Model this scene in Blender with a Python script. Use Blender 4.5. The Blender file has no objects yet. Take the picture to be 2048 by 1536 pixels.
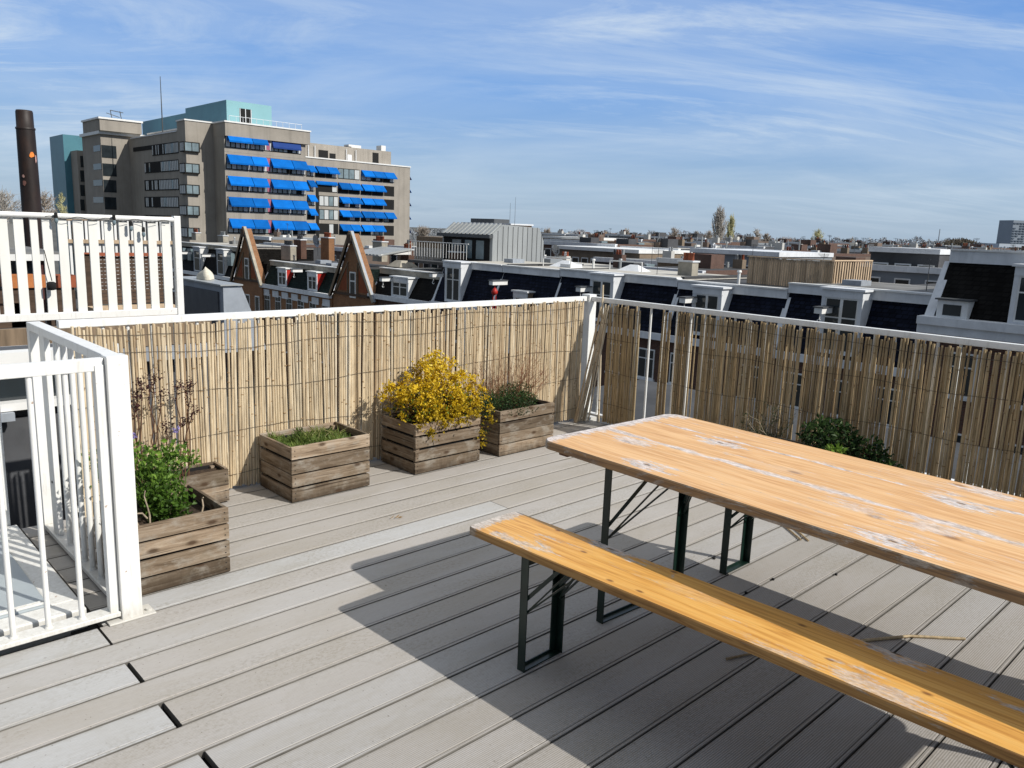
import bpy, math, random
from mathutils import Vector, Matrix
random.seed(7)
R_ = random.Random(11)
sc = bpy.context.scene
COL = sc.collection
rad = math.radians

# ------------------------------------------------------------------ camera numbers (solved from the photo)
CAMR = Vector((0.7276728017630821, -0.6850023350552271, 0.035554107261365535))
CAMU = Vector((0.10562572481575308, 0.16311954173835502, 0.9809358905454607))
CAMF = Vector((0.6777429452465095, 0.7100449394735207, -0.19105152209975051))
FPX, CH = 1586.98, 1.4745
CAM = Vector((0, 0, CH))

def ray(px, py):
    return CAMR * ((px - 1024) / FPX) + CAMU * ((768 - py) / FPX) + CAMF
def PX(px, py, X):
    v = ray(px, py); return CAM + v * (X / v.x)
def PY(px, py, Y):
    v = ray(px, py); return CAM + v * (Y / v.y)
def PZ(px, py, z=0.0):
    v = ray(px, py); return CAM + v * ((z - CH) / v.z)
def PR(px, py, r):
    v = ray(px, py); return CAM + v * (r / math.hypot(v.x, v.y))

# ------------------------------------------------------------------ mesh helper
class MB:
    def __init__(s): s.v = []; s.f = []; s.m = []; s.a = []; s.sm = []
    def face(s, pts, m=0, a=.5, smooth=False):
        n = len(s.v); s.v += [tuple(p) for p in pts]
        s.f.append(tuple(range(n, n + len(pts)))); s.m.append(m); s.a.append(a); s.sm.append(smooth)
    def poly(s, verts, faces, m=0, a=.5, smooth=False):
        n = len(s.v); s.v += [tuple(p) for p in verts]
        for f in faces:
            s.f.append(tuple(n + i for i in f)); s.m.append(m); s.a.append(a); s.sm.append(smooth)
    def box(s, x0, y0, z0, x1, y1, z1, m=0, a=.5):
        if x0 > x1: x0, x1 = x1, x0
        if y0 > y1: y0, y1 = y1, y0
        if z0 > z1: z0, z1 = z1, z0
        s.poly([(x0,y0,z0),(x1,y0,z0),(x1,y1,z0),(x0,y1,z0),(x0,y0,z1),(x1,y0,z1),(x1,y1,z1),(x0,y1,z1)],
               [(0,3,2,1),(4,5,6,7),(0,1,5,4),(1,2,6,5),(2,3,7,6),(3,0,4,7)], m, a)
    def hexa(s, p, m=0, a=.5):
        s.poly(p, [(0,3,2,1),(4,5,6,7),(0,1,5,4),(1,2,6,5),(2,3,7,6),(3,0,4,7)], m, a)
    def bar(s, p, q, w, h, m=0, a=.5, up=(0,0,1)):
        p, q = Vector(p), Vector(q); d = (q - p).normalized(); u = Vector(up)
        r = d.cross(u)
        if r.length < 1e-5: r = d.cross(Vector((1,0,0)))
        r.normalize(); u = r.cross(d); r = r * w / 2; u = u * h / 2
        s.hexa([p-r-u, p+r-u, q+r-u, q-r-u, p-r+u, p+r+u, q+r+u, q-r+u], m, a)
    def tube(s, p, q, r0, r1=None, n=6, m=0, a=.5, caps=True, smooth=True):
        r1 = r0 if r1 is None else r1
        p, q = Vector(p), Vector(q); d = (q - p).normalized()
        x = d.cross(Vector((0,0,1)))
        if x.length < 1e-4: x = Vector((1,0,0))
        x.normalize(); y = d.cross(x)
        vs = []
        for c, r in ((p, r0), (q, r1)):
            for i in range(n):
                t = 2*math.pi*i/n; vs.append(c + (x*math.cos(t) + y*math.sin(t))*r)
        s.poly(vs, [(i, (i+1)%n, n+(i+1)%n, n+i) for i in range(n)], m, a, smooth)
        if caps:
            s.poly(vs[:n], [tuple(range(n-1,-1,-1))], m, a); s.poly(vs[n:], [tuple(range(n))], m, a)
    def path(s, pts, r0, r1, n=5, m=0, a=.5):
        k = len(pts) - 1
        for i in range(k):
            s.tube(pts[i], pts[i+1], r0+(r1-r0)*i/k, r0+(r1-r0)*(i+1)/k, n, m, a, caps=True)
    def ring(s, c, prof, n=16, m=0, a=.5):          # lathe round z; prof [(r,z)]
        c = Vector(c); vs = []
        for r, z in prof:
            for i in range(n):
                t = 2*math.pi*i/n; vs.append(c + Vector((r*math.cos(t), r*math.sin(t), z)))
        fs = []
        for k in range(len(prof)-1):
            for i in range(n):
                fs.append((k*n+i, k*n+(i+1)%n, (k+1)*n+(i+1)%n, (k+1)*n+i))
        s.poly(vs, fs, m, a, True)
        s.poly(vs[-n:], [tuple(range(n))], m, a)
    def prism(s, poly, z0, z1, m=0, a=.5):
        n = len(poly)
        s.poly([(x,y,z0) for x,y in poly]+[(x,y,z1) for x,y in poly],
               [tuple(range(n-1,-1,-1)), tuple(range(n,2*n))]+[(i,(i+1)%n,n+(i+1)%n,n+i) for i in range(n)], m, a)
    def extr(s, poly, d, m=0, a=.5):                # poly of 3-D points extruded by vector d
        n = len(poly); d = Vector(d); poly = [Vector(p) for p in poly]
        s.poly(poly+[p+d for p in poly],
               [tuple(range(n-1,-1,-1)), tuple(range(n,2*n))]+[(i,(i+1)%n,n+(i+1)%n,n+i) for i in range(n)], m, a)
    def leaf(s, p, d, size, w, m=0, a=.5, bend=.25):
        p, d = Vector(p), Vector(d).normalized()
        r = d.cross(Vector((R_.uniform(-1,1), R_.uniform(-1,1), R_.uniform(-.2,1))))
        if r.length < 1e-3: r = Vector((1,0,0))
        r.normalize(); n = r.cross(d)
        t = p + d*size - n*size*bend; mid = p + d*size*.5 
        s.face([p, mid + r*w*.5 + n*w*.15, t, mid - r*w*.5 + n*w*.15], m, a)
    def build(s, name, mats, parent=None, bevel=0, loc=None):
        if not isinstance(mats, (list, tuple)): mats = [mats]
        if parent is not None: o0 = ORI[parent.name]
        else:
            if loc is None:
                xs = [v[0] for v in s.v]; ys = [v[1] for v in s.v]; zs = [v[2] for v in s.v]
                loc = ((min(xs)+max(xs))/2, (min(ys)+max(ys))/2, min(zs))
            o0 = Vector(loc)
        me = bpy.data.meshes.new(name)
        me.from_pydata([(v[0]-o0[0], v[1]-o0[1], v[2]-o0[2]) for v in s.v], [], s.f)
        for mt in mats: me.materials.append(mt)
        me.polygons.foreach_set('material_index', s.m)
        me.polygons.foreach_set('use_smooth', s.sm)
        at = me.attributes.new('var', 'FLOAT', 'FACE'); at.data.foreach_set('value', s.a)
        me.update()
        o = bpy.data.objects.new(name, me); COL.objects.link(o)
        if parent is None: o.location = o0
        else: o.parent = parent
        ORI[o.name] = o0
        if bevel:
            b = o.modifiers.new('edge', 'BEVEL'); b.width = bevel; b.segments = 2; b.limit_method = 'ANGLE'; b.angle_limit = rad(50)
        return o
ORI = {}

def tag(o, label=None, cat=None, group=None, kind=None):
    if label: o['label'] = label
    if cat: o['category'] = cat
    if group: o['group'] = group
    if kind: o['kind'] = kind
    return o
def thing(name, label, cat, loc=(0,0,0), group=None):
    o = bpy.data.objects.new(name, None); COL.objects.link(o); o.location = loc
    o.empty_display_size = .2
    ORI[o.name] = Vector(loc)
    return tag(o, label, cat, group)
def dup(o, parent=None):
    c = o.copy(); COL.objects.link(c)
    if parent is not None: c.parent = parent
    for ch in list(o.children): dup(ch, c)
    return c

# ------------------------------------------------------------------ materials
class NT:
    def __init__(s, name):
        s.mat = bpy.data.materials.new(name); s.mat.use_nodes = True
        s.t = s.mat.node_tree; s.t.nodes.clear()
        s.out = s.t.nodes.new('ShaderNodeOutputMaterial'); s.b = s.n('BsdfPrincipled')
        s.t.links.new(s.b.outputs[0], s.out.inputs[0])
    def n(s, ty, **kw):
        n = s.t.nodes.new('ShaderNode' + ty)
        for k, v in kw.items(): setattr(n, k, v)
        return n
    def l(s, a, b): s.t.links.new(a, b)
    def coord(s, scale=(1,1,1), kind='Object', rot=(0,0,0)):
        tc = s.n('TexCoord'); mp = s.n('Mapping'); mp.inputs['Scale'].default_value = scale; mp.inputs['Rotation'].default_value = rot
        s.l(tc.outputs[kind], mp.inputs[0]); return mp.outputs[0]
    def noise(s, vec, scale=5, detail=4, rough=.6, dist=0):
        n = s.n('TexNoise'); n.inputs['Scale'].default_value = scale; n.inputs['Detail'].default_value = detail
        n.inputs['Roughness'].default_value = rough; n.inputs['Distortion'].default_value = dist
        s.l(vec, n.inputs['Vector']); return n.outputs['Fac']
    def ramp(s, fac, stops, interp='LINEAR'):
        r = s.n('ValToRGB'); r.color_ramp.interpolation = interp; e = r.color_ramp.elements
        while len(e) < len(stops): e.new(.5)
        for k, (p, c) in enumerate(stops):
            e[k].position = p; e[k].color = (c, c, c, 1) if isinstance(c, (int, float)) else (*c, 1)
        s.l(fac, r.inputs[0]); return r.outputs[0]
    def mix(s, fac, a, b, mode='MIX'):
        m = s.n('Mix', data_type='RGBA', blend_type=mode)
        for idx, x in ((0, fac), (6, a), (7, b)):
            if isinstance(x, (int, float)): m.inputs[idx].default_value = x if idx == 0 else (x, x, x, 1)
            elif isinstance(x, tuple): m.inputs[idx].default_value = (*x, 1)
            else: s.l(x, m.inputs[idx])
        return m.outputs[2]
    def math(s, op, a, b=0.0, c=None):
        m = s.n('Math', operation=op)
        for i, x in enumerate((a, b) if c is None else (a, b, c)):
            if isinstance(x, (int, float)): m.inputs[i].default_value = x
            else: s.l(x, m.inputs[i])
        return m.outputs[0]
    def n_col(s, vor):
        q = s.n('SeparateColor'); s.l(vor.outputs['Color'], q.inputs[0]); return q.outputs[0]
    def attr(s): return s.n('Attribute', attribute_name='var').outputs['Fac']
    def setc(s, col): s.l(col, s.b.inputs['Base Color'])
    def bump(s, h, strength=.3, dist=.01):
        b = s.n('Bump'); b.inputs['Strength'].default_value = strength; b.inputs['Distance'].default_value = dist
        s.l(h, b.inputs['Height']); s.l(b.outputs[0], s.b.inputs['Normal'])
    def fin(s, rough=.6, spec=.4, metal=0):
        s.b.inputs['Roughness'].default_value = rough; s.b.inputs['Specular IOR Level'].default_value = spec
        s.b.inputs['Metallic'].default_value = metal; return s.mat

MATS = {}
def M(name, col, rough=.65, vary=.2, scale=4, stretch=(1,1,1), bump=0, var=0, spec=.35, metal=0, dirt=None, bscale=60):
    if name in MATS: return MATS[name]
    t = NT(name); v = t.coord(stretch)
    f = t.noise(v, scale, 5, .65)
    c = t.mix(t.ramp(f, [(.3, 0), (.7, 1)]), tuple(x*(1-vary) for x in col), tuple(min(1, x*(1+vary)) for x in col))
    if dirt:
        g = t.noise(t.coord((1,1,.25)), scale*2.3, 6, .7)
        c = t.mix(t.ramp(g, [(.5, 0), (.75, .6)]), c, dirt)
    if var:
        k = t.math('MULTIPLY_ADD', t.attr(), 2*var, 1-var); c = t.mix(1.0, c, k, 'MULTIPLY')
    t.setc(c)
    if bump: t.bump(t.noise(v, bscale, 3, .6), bump, .01)
    MATS[name] = t.fin(rough, spec, metal); return MATS[name]

def brick_mat(name, c1, c2, mortar, scale=1.0, bw=.22, bh=.065, ms=.012):
    t = NT(name)
    geo = t.n('NewGeometry'); sp = t.n('SeparateXYZ'); t.l(geo.outputs['Position'], sp.inputs[0])
    cb = t.n('CombineXYZ'); t.l(t.math('ADD', sp.outputs[0], sp.outputs[1]), cb.inputs[0]); t.l(sp.outputs[2], cb.inputs[1])
    b = t.n('TexBrick'); b.inputs['Color1'].default_value = (*c1,1); b.inputs['Color2'].default_value = (*c2,1); b.inputs['Mortar'].default_value = (*mortar,1)
    b.inputs['Scale'].default_value = scale; b.inputs['Mortar Size'].default_value = ms; b.inputs['Brick Width'].default_value = bw; b.inputs['Row Height'].default_value = bh
    t.l(cb.outputs[0], b.inputs['Vector'])
    f = t.noise(t.coord(), 1.3, 5, .7)
    t.setc(t.mix(t.ramp(f, [(.3, .7), (.7, 1.15)]), (0,0,0), b.outputs[0], 'MIX') if False else t.mix(1.0, b.outputs[0], t.ramp(f, [(.3, .7), (.75, 1.0)]), 'MULTIPLY'))
    return t.fin(.85, .2)

def deck_mat():
    t = NT('wpc_decking'); v = t.coord((1,1,1))
    sp = t.n('SeparateXYZ'); t.l(v, sp.inputs[0])
    base = t.ramp(t.attr(), [(0, (.375,.348,.318)), (.35, (.42,.398,.378)), (.6, (.43,.42,.41)), (1, (.47,.475,.478))])
    blot = t.noise(t.coord((1.0,3.0,1)), 1.6, 6, .68, .4)
    c = t.mix(t.ramp(blot, [(.45, 0), (.75, .5)]), base, (.31,.275,.215))
    fine = t.noise(t.coord((1.5,7,1)), 22, 4, .75)
    c = t.mix(t.ramp(fine, [(.38, .20), (.62, 0)]), c, (.27,.245,.2))
    spk = t.math('MULTIPLY', t.ramp(t.noise(t.coord((1,1.4,1)), 62, 3, .7), [(.46, 0), (.62, .42)]), t.ramp(t.noise(t.coord((.9,2.6,1)), 1.5, 4, .6, .3), [(.44, 0), (.62, 1)]))
    c = t.mix(spk, c, (.20,.175,.125))
    scr = t.noise(t.coord((.6,60,1)), 6, 3, .6)
    c = t.mix(t.ramp(scr, [(.25, .2), (.5, 0), (.75, .18)]), c, (.56,.54,.51))
    ed = t.math('PINGPONG', t.math('ADD', t.math('SUBTRACT', sp.outputs[1], 2.933), 153*.153), .0765)
    en = t.math('ADD', ed, t.math('MULTIPLY', t.math('SUBTRACT', t.noise(t.coord((3,9,1)), 4, 5, .75), .5), .030))
    c = t.mix(t.ramp(en, [(.001, .45), (.010, 0)]), c, (.20,.18,.145))
    rg = t.n('TexVoronoi'); rg.voronoi_dimensions = '2D'; rg.inputs['Scale'].default_value = 1.0
    t.l(t.coord((1.15,1.5,1)), rg.inputs['Vector']); rd = t.math('ADD', rg.outputs['Distance'], t.math('MULTIPLY', t.noise(t.coord((3,3,1)), 3, 4, .7), .25))
    c = t.mix(t.ramp(rd, [(.17, .12), (.29, .05), (.315, .16), (.34, 0)]), c, (.29,.26,.21))
    sk = t.noise(t.coord(), 85, 2, .5); c = t.mix(t.ramp(sk, [(.69, 0), (.74, .65)]), c, (.15,.135,.11))
    w = t.math('SINE', t.math('MULTIPLY', sp.outputs[1], 2*math.pi/.0068))
    mask = t.ramp(t.noise(t.coord((.25,.4,1)), 1.1, 2, .5), [(.3, .35), (.6, 1)])
    near = t.ramp(t.math('ADD', t.math('MULTIPLY', sp.outputs[1], -.25), .75), [(.18, .15), (.55, 1)])
    w01 = t.math('MULTIPLY', t.math('MULTIPLY', t.math('MULTIPLY_ADD', w, -.5, .5), mask), near)
    c = t.mix(t.math('MULTIPLY', w01, .85), c, (.10,.092,.08))
    t.setc(c); t.bump(t.math('SUBTRACT', t.math('MULTIPLY', fine, .3), w01), .35, .002)
    return t.fin(.72, .25)

def plank_mat(name, cols, axis=1, gscale=1.0, wear=(.45,.42,.40), wearlo=.62, rough=.55, seams=(), knots=True, bright=1.0, centre=0, dark=.75, kn=(.22,.10,.035), ps=(4.2,1.7), ks=(3.4,1.6), kd=.75, wr=.13):
    # varnished softwood: grain runs along local axis; wear = grey patches where varnish has gone
    t = NT(name)
    st = [7.0, 7.0, 7.0]; st[axis] = .42
    v = t.coord(tuple(st))
    g0 = t.noise(v, 1.5*gscale, 4, .55, .5)
    rings = t.math('PINGPONG', t.math('MULTIPLY', g0, 9.0), .5)
    stf = [34.0, 34.0, 34.0]; stf[axis] = 1.6
    g = t.math('ADD', t.math('MULTIPLY', rings, .62), t.math('MULTIPLY', t.noise(t.coord(tuple(stf)), 2.0, 6, .7, .8), .62))
    c = t.ramp(g, [(.22, cols[0]), (.45, cols[1]), (.78, cols[2])])
    st2 = [60.0, 60.0, 60.0]; st2[axis] = 1.2
    f = t.noise(t.coord(tuple(st2)), 2.0, 3, .7)
    c = t.mix(t.ramp(f, [(.35, .28), (.55, 0)]), c, tuple(x*dark*.75 for x in cols[0]))
    if knots:
        st3 = [ks[0]]*3; st3[axis] = ks[1]
        vo = t.n('TexVoronoi'); vo.voronoi_dimensions = '2D'; vo.inputs['Scale'].default_value = 1.0; vo.inputs['Randomness'].default_value = 1.0; t.l(t.coord(tuple(st3)), vo.inputs['Vector'])
        c = t.mix(t.ramp(vo.outputs['Distance'], [(.02, kd), (.035, kd*.6), (.055, 0)]), c, kn)
        stw = [ps[0]]*3; stw[axis] = ps[1]
        vw = t.n('TexVoronoi'); vw.voronoi_dimensions = '2D'; vw.inputs['Scale'].default_value = 1.0; t.l(t.coord(tuple(stw)), vw.inputs['Vector'])
        near = t.ramp(t.math('ADD', vw.outputs['Distance'], t.math('MULTIPLY', t.math('SUBTRACT', t.noise(t.coord((30,6,30)), 1, 6, .8), .5), 1.15)), [(wr, 1), (wr+.05, 0)]); dot = t.math('MULTIPLY', t.ramp(vw.outputs['Distance'], [(.018, 1), (.032, 0)]), t.ramp(t.n_col(vw), [(.5, 0), (.52, 1)]))
    st4 = [7.0, 7.0, 7.0]; st4[axis] = 1.6
    wn = t.noise(t.coord(tuple(st4)), 1.5, 7, .74, .6)
    wf = t.ramp(wn, [(wearlo, 0), (wearlo+.05, .85)])
    if knots:
        size = t.ramp(t.n_col(vw), [(.2, .0), (.9, 1)])
        wf = t.math('MAXIMUM', wf, t.math('MULTIPLY', t.math('MULTIPLY', near, t.ramp(size, [(.05, .15), (.5, 1)])), .9))
        flake = t.noise(t.coord((60,22,60)), 2.2, 5, .75); wf = t.math('MULTIPLY', wf, t.ramp(flake, [(.36, .35), (.5, 1)]))
    sp = t.n('SeparateXYZ'); t.l(t.coord(), sp.inputs[0])
    for sx, sw in seams:                                    # worn grey strip beside a glued joint
        dx = t.math('ABSOLUTE', t.math('SUBTRACT', sp.outputs[0], sx))
        e = t.math('ADD', dx, t.math('MULTIPLY', t.math('SUBTRACT', t.noise(t.coord((8,2.2,8)), 2.5, 5, .7), .5), .09))
        wf = t.math('MAXIMUM', wf, t.ramp(e, [(sw*.4, .8), (sw, 0)]))
    ragged = t.math('MULTIPLY', t.math('SUBTRACT', t.noise(t.coord((38,9,38)), 1.5, 6, .8), .5), .16)
    yend = t.math('ADD', t.math('ABSOLUTE', sp.outputs[1]), ragged)
    wf = t.math('MAXIMUM', wf, t.ramp(yend, [(.0, .9), (.042, .8), (.055, 0)]))
    wc = t.mix(t.ramp(t.noise(t.coord((50,14,50)), 2, 5, .75), [(.34, 0), (.62, 1)]), tuple(x*.45 for x in wear), tuple(min(.8, x*1.6) for x in wear))
    if knots: wc = t.mix(dot, wc, (.05,.05,.055))
    c = t.mix(wf, c, wc)
    if bright != 1: c = t.mix(1.0, c, (bright,)*3, 'MULTIPLY')
    t.setc(c); sc_ = [90.0, 90.0, 90.0]; sc_[axis] = 2.5
    scr = t.noise(t.coord(tuple(sc_), rot=(0,0,.03)), 1.2, 3, .7); c2 = t.mix(t.ramp(scr, [(.66, 0), (.72, .5)]), c, (.60,.55,.50)); t.setc(c2)
    t.bump(t.math('ADD', f, t.math('MULTIPLY', wf, -.8)), .22, .003)
    r = t.ramp(wf, [(0, rough), (1, .8)]); t.l(r, t.b.inputs['Roughness'])
    t.b.inputs['Specular IOR Level'].default_value = .35
    return t.mat

def crate_mat():
    t = NT('weathered_crate_wood'); a = t.attr()
    sp = t.n('SeparateXYZ'); t.l(t.coord(), sp.inputs[0])
    cb = t.n('CombineXYZ'); t.l(t.math('ADD', sp.outputs[0], sp.outputs[1]), cb.inputs[0]); t.l(t.math('MULTIPLY', a, 37.0), cb.inputs[1]); t.l(sp.outputs[2], cb.inputs[2])
    mp = t.n('Mapping'); mp.inputs['Scale'].default_value = (1.4, 1, 16); t.l(cb.outputs[0], mp.inputs[0])
    g = t.noise(mp.outputs[0], 2.4, 6, .66, 1.0)
    c = t.ramp(g, [(.25, (.085,.058,.036)), (.5, (.21,.158,.11)), (.75, (.35,.288,.22))])
    k = t.math('MULTIPLY_ADD', a, 1.0, .52); c = t.mix(1.0, c, k, 'MULTIPLY')
    gr = t.noise(t.coord((3,3,5)), 3.2, 5, .7)
    c = t.mix(t.ramp(gr, [(.5, 0), (.72, .65)]), c, (.36,.335,.29))
    gn = t.noise(t.coord((2,2,2)), 2.1, 4, .7)
    c = t.mix(t.ramp(gn, [(.55, 0), (.75, .55)]), c, (.085,.07,.04))
    dz = t.math('ADD', sp.outputs[2], t.math('MULTIPLY', t.math('SUBTRACT', t.noise(t.coord((6,6,2)), 2.5, 5, .75), .5), .16))
    c = t.mix(t.ramp(dz, [(.0, .75), (.075, 0)]), c, (.05,.036,.024))
    vz = t.n('TexVoronoi'); vz.voronoi_dimensions = '2D'; vz.inputs['Scale'].default_value = 1.0
    m2 = t.n('Mapping'); m2.inputs['Scale'].default_value = (4.2, 9, 1); cc = t.n('CombineXYZ'); t.l(t.math('ADD', t.math('ADD', sp.outputs[0], sp.outputs[1]), t.math('MULTIPLY', a, 5.0)), cc.inputs[0]); t.l(sp.outputs[2], cc.inputs[1]); t.l(cc.outputs[0], m2.inputs[0]); t.l(m2.outputs[0], vz.inputs['Vector'])
    c = t.mix(t.ramp(vz.outputs['Distance'], [(.05, .85), (.09, .4), (.13, 0)]), c, (.06,.035,.02))
    cr = t.n('Mapping'); cr.inputs['Scale'].default_value = (1.2, 1, 60); t.l(cb.outputs[0], cr.inputs[0])
    ck = t.noise(cr.outputs[0], 1.4, 3, .6, .4); c = t.mix(t.ramp(ck, [(.62, 0), (.68, .8)]), c, (.035,.024,.016))
    t.setc(c); t.bump(t.math('SUBTRACT', g, ck), .5, .004); return t.fin(.88, .12)

def cane_mat(name, ramp, rough=.5, tl=.34):
    t = NT(name); a = t.attr()
    c = t.ramp(a, ramp)
    g = t.noise(t.coord((40,40,4)), 1.5, 4, .7)
    c = t.mix(t.ramp(g, [(.35, .45), (.6, 0)]), c, tuple(x*.4 for x in ramp[0][1]))
    st = t.noise(t.coord((90,90,9)), 1.0, 2, .6)
    c = t.mix(t.ramp(st, [(.66, 0), (.74, .7)]), c, tuple(x*.22 for x in ramp[1][1]))
    t.setc(c)
    tr = t.n('BsdfTranslucent'); t.l(c, tr.inputs[0]); mx = t.n('MixShader'); mx.inputs[0].default_value = tl
    t.b.inputs['Roughness'].default_value = rough; t.l(t.b.outputs[0], mx.inputs[1]); t.l(tr.outputs[0], mx.inputs[2]); t.l(mx.outputs[0], t.out.inputs[0])
    return t.mat

def leaf_mat(name, stops, trans=.35):
    t = NT(name); c = t.ramp(t.attr(), stops); t.setc(c)
    tr = t.n('BsdfTranslucent'); t.l(c, tr.inputs[0]); mx = t.n('MixShader'); mx.inputs[0].default_value = trans
    t.b.inputs['Roughness'].default_value = .5; t.b.inputs['Specular IOR Level'].default_value = .3
    t.l(t.b.outputs[0], mx.inputs[1]); t.l(tr.outputs[0], mx.inputs[2]); t.l(mx.outputs[0], t.out.inputs[0])
    return t.mat

def concrete_mat(name, col):
    t = NT(name)
    f = t.noise(t.coord((.25,.25,.25)), 1.0, 6, .7)
    c = t.mix(t.ramp(f, [(.3,0),(.7,1)]), tuple(x*.85 for x in col), tuple(x*1.12 for x in col))
    s = t.noise(t.coord((1.4,1.4,.05)), 1.0, 5, .7)
    c = t.mix(t.ramp(s, [(.5,0),(.75,.5)]), c, tuple(x*.5 for x in col))
    sp = t.n('SeparateXYZ'); t.l(t.coord(), sp.inputs[0])
    ln = t.math('PINGPONG', t.math('ADD', sp.outputs[0], sp.outputs[1]), 1.8)
    c = t.mix(t.ramp(ln, [(.0, .25), (.03, 0)]), c, tuple(x*.5 for x in col))
    t.setc(c); return t.fin(.9, .15)

def slate_mat(name, col):
    t = NT(name)
    geo = t.n('NewGeometry'); sp = t.n('SeparateXYZ'); t.l(geo.outputs['Position'], sp.inputs[0])
    cb = t.n('CombineXYZ'); t.l(t.math('ADD', sp.outputs[0], sp.outputs[1]), cb.inputs[0]); t.l(sp.outputs[2], cb.inputs[1])
    b = t.n('TexBrick'); b.inputs['Color1'].default_value = (*[x*.55 for x in col],1); b.inputs['Color2'].default_value = (*[x*1.5 for x in col],1)
    b.inputs['Mortar'].default_value = (*[x*.3 for x in col],1); b.inputs['Scale'].default_value = 1; b.inputs['Mortar Size'].default_value = .02
    b.inputs['Brick Width'].default_value = .26; b.inputs['Row Height'].default_value = .17
    t.l(cb.outputs[0], b.inputs['Vector'])
    f = t.noise(t.coord(), 1.6, 5, .75)
    c = t.mix(t.ramp(f, [(.45, 0), (.75, .45)]), b.outputs[0], tuple(x*2.2+.004 for x in col)); t.setc(c)
    return t.fin(.75, .08)

def glass_mat(name, col=(.02,.026,.03), rough=.08, spec=.6):
    t = NT(name)
    f = t.noise(t.coord((1,1,1)), .9, 3, .6)
    t.setc(t.mix(f, tuple(x*.4 for x in col), tuple(x*1.8 for x in col))); return t.fin(rough, spec)

def white_metal():
    t = NT('white_painted_metal')
    c = t.mix(t.ramp(t.noise(t.coord(), 7, 5, .7), [(.35, 0), (.7, 1)]), (.80,.80,.78), (.75,.745,.71))
    g = t.noise(t.coord((14,14,1.6)), 2.2, 6, .75); c = t.mix(t.ramp(g, [(.54, 0), (.74, .6)]), c, (.50,.475,.41))
    geo = t.n('NewGeometry'); sp = t.n('SeparateXYZ'); t.l(geo.outputs['Position'], sp.inputs[0])
    lo = t.math('ADD', sp.outputs[2], t.math('MULTIPLY', t.math('SUBTRACT', t.noise(t.coord((30,30,6)), 2, 4, .7), .5), .12)); c = t.mix(t.ramp(lo, [(.01, .55), (.075, 0)]), c, (.40,.37,.31))
    r = t.noise(t.coord(), 38, 3, .6); c = t.mix(t.ramp(r, [(.70, 0), (.75, .75)]), c, (.30,.17,.09))
    t.setc(c); t.bump(g, .12, .002); return t.fin(.4, .4)
WHITE = white_metal()
WHITE_S = M('white_lacquered_slat', (.78,.77,.72), .6, .06, 5, (1,1,.3), 0, .06)
DECK = deck_mat(); CRATE = crate_mat()
DECKE = M('dirty_board_edge', (.12,.112,.10), .9, .25, 9)
DARK = M('dark_void', (.012,.012,.012), .95, .1)
TABLEW = plank_mat('varnished_table_board', [(.55,.28,.105),(.70,.415,.185),(.78,.52,.275)], 1, 1.0, (.47,.45,.45), .60, .55, ((-.06,.022),(.205,.009)), centre=1)
BENCHW = plank_mat('varnished_bench_board', [(.48,.215,.048),(.70,.37,.092),(.78,.47,.15)], 1, 1.0, (.40,.385,.37), .585, .42, (), ps=(6.0,1.6), ks=(6.5,3.1), kd=.95, wr=.15)
EDGEB = plank_mat('amber_bench_edge', [(.20,.095,.03),(.36,.19,.06),(.46,.27,.10)], 1, 1.3, (.27,.22,.17), .60, .7, (), knots=False)
EDGEW = plank_mat('worn_board_edge', [(.16,.11,.07),(.30,.19,.10),(.42,.27,.13)], 1, 1.3, (.30,.27,.23), .50, .8, (), knots=False)
BATTEN = M('brown_batten_wood', (.13,.065,.035), .8, .3, 12)
GREENM = M('dark_green_enamel', (.004,.017,.012), .35, .35, 14, spec=.5, dirt=(.02,.03,.022))
SOIL = M('potting_soil', (.040,.026,.016), .95, .6, 45, bump=.9, bscale=70)
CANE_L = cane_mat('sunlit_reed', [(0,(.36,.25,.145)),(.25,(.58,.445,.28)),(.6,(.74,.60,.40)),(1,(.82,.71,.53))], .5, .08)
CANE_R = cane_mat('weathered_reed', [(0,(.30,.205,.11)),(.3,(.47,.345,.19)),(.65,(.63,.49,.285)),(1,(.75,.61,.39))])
NODE = M('cane_node', (.30,.20,.105), .7, .3, 20)
WIRE = M('rusty_tie_wire', (.10,.08,.06), .6, .2, 20, metal=.3)
GREYM = M('grey_coated_metal', (.30,.33,.37), .45, .15, 3, spec=.45, dirt=(.22,.24,.26))
DGREY = M('dark_grey_cladding', (.075,.078,.085), .6, .25, 3, dirt=(.11,.11,.11))
PANEL = M('grey_hatch_panel', (.33,.37,.39), .35, .12, 2, spec=.5)
GLASS = glass_mat('window_glass'); GLASSB = glass_mat('window_glass_pale', (.16,.21,.23), .15)
CURT = M('pale_blinds', (.50,.52,.52), .6, .25, 3, (4,4,.2))
BRICK = brick_mat('red_brown_brick', (.15,.060,.036), (.095,.040,.027), (.12,.10,.085))
BRICKO = brick_mat('orange_brown_brick', (.44,.205,.085), (.34,.15,.065), (.15,.11,.08))
NAVY = slate_mat('navy_slate', (.008,.0105,.021)); BLACKS = slate_mat('black_slate', (.0075,.007,.0065)); GREENS = slate_mat('green_black_slate', (.008,.017,.015))
WOODB = M('weathered_brown_timber', (.20,.145,.095), .85, .35, 3, (6,6,.6), var=.3)
WOODD = M('dark_brown_timber', (.075,.048,.032), .85, .4, 3, (1,1,6), var=.3)
WOODL = M('tan_deck_timber', (.44,.33,.22), .85, .25, 3, (5,5,.6), var=.3)
ROOFG = M('grey_roof_felt', (.16,.16,.155), .9, .3, .7, dirt=(.10,.10,.10)); ROOFD = M('black_roof_felt', (.055,.056,.058), .9, .35, .8)
ROOFL = M('pale_gravel_roof', (.46,.44,.39), .9, .2, .9, dirt=(.33,.31,.27))
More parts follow.
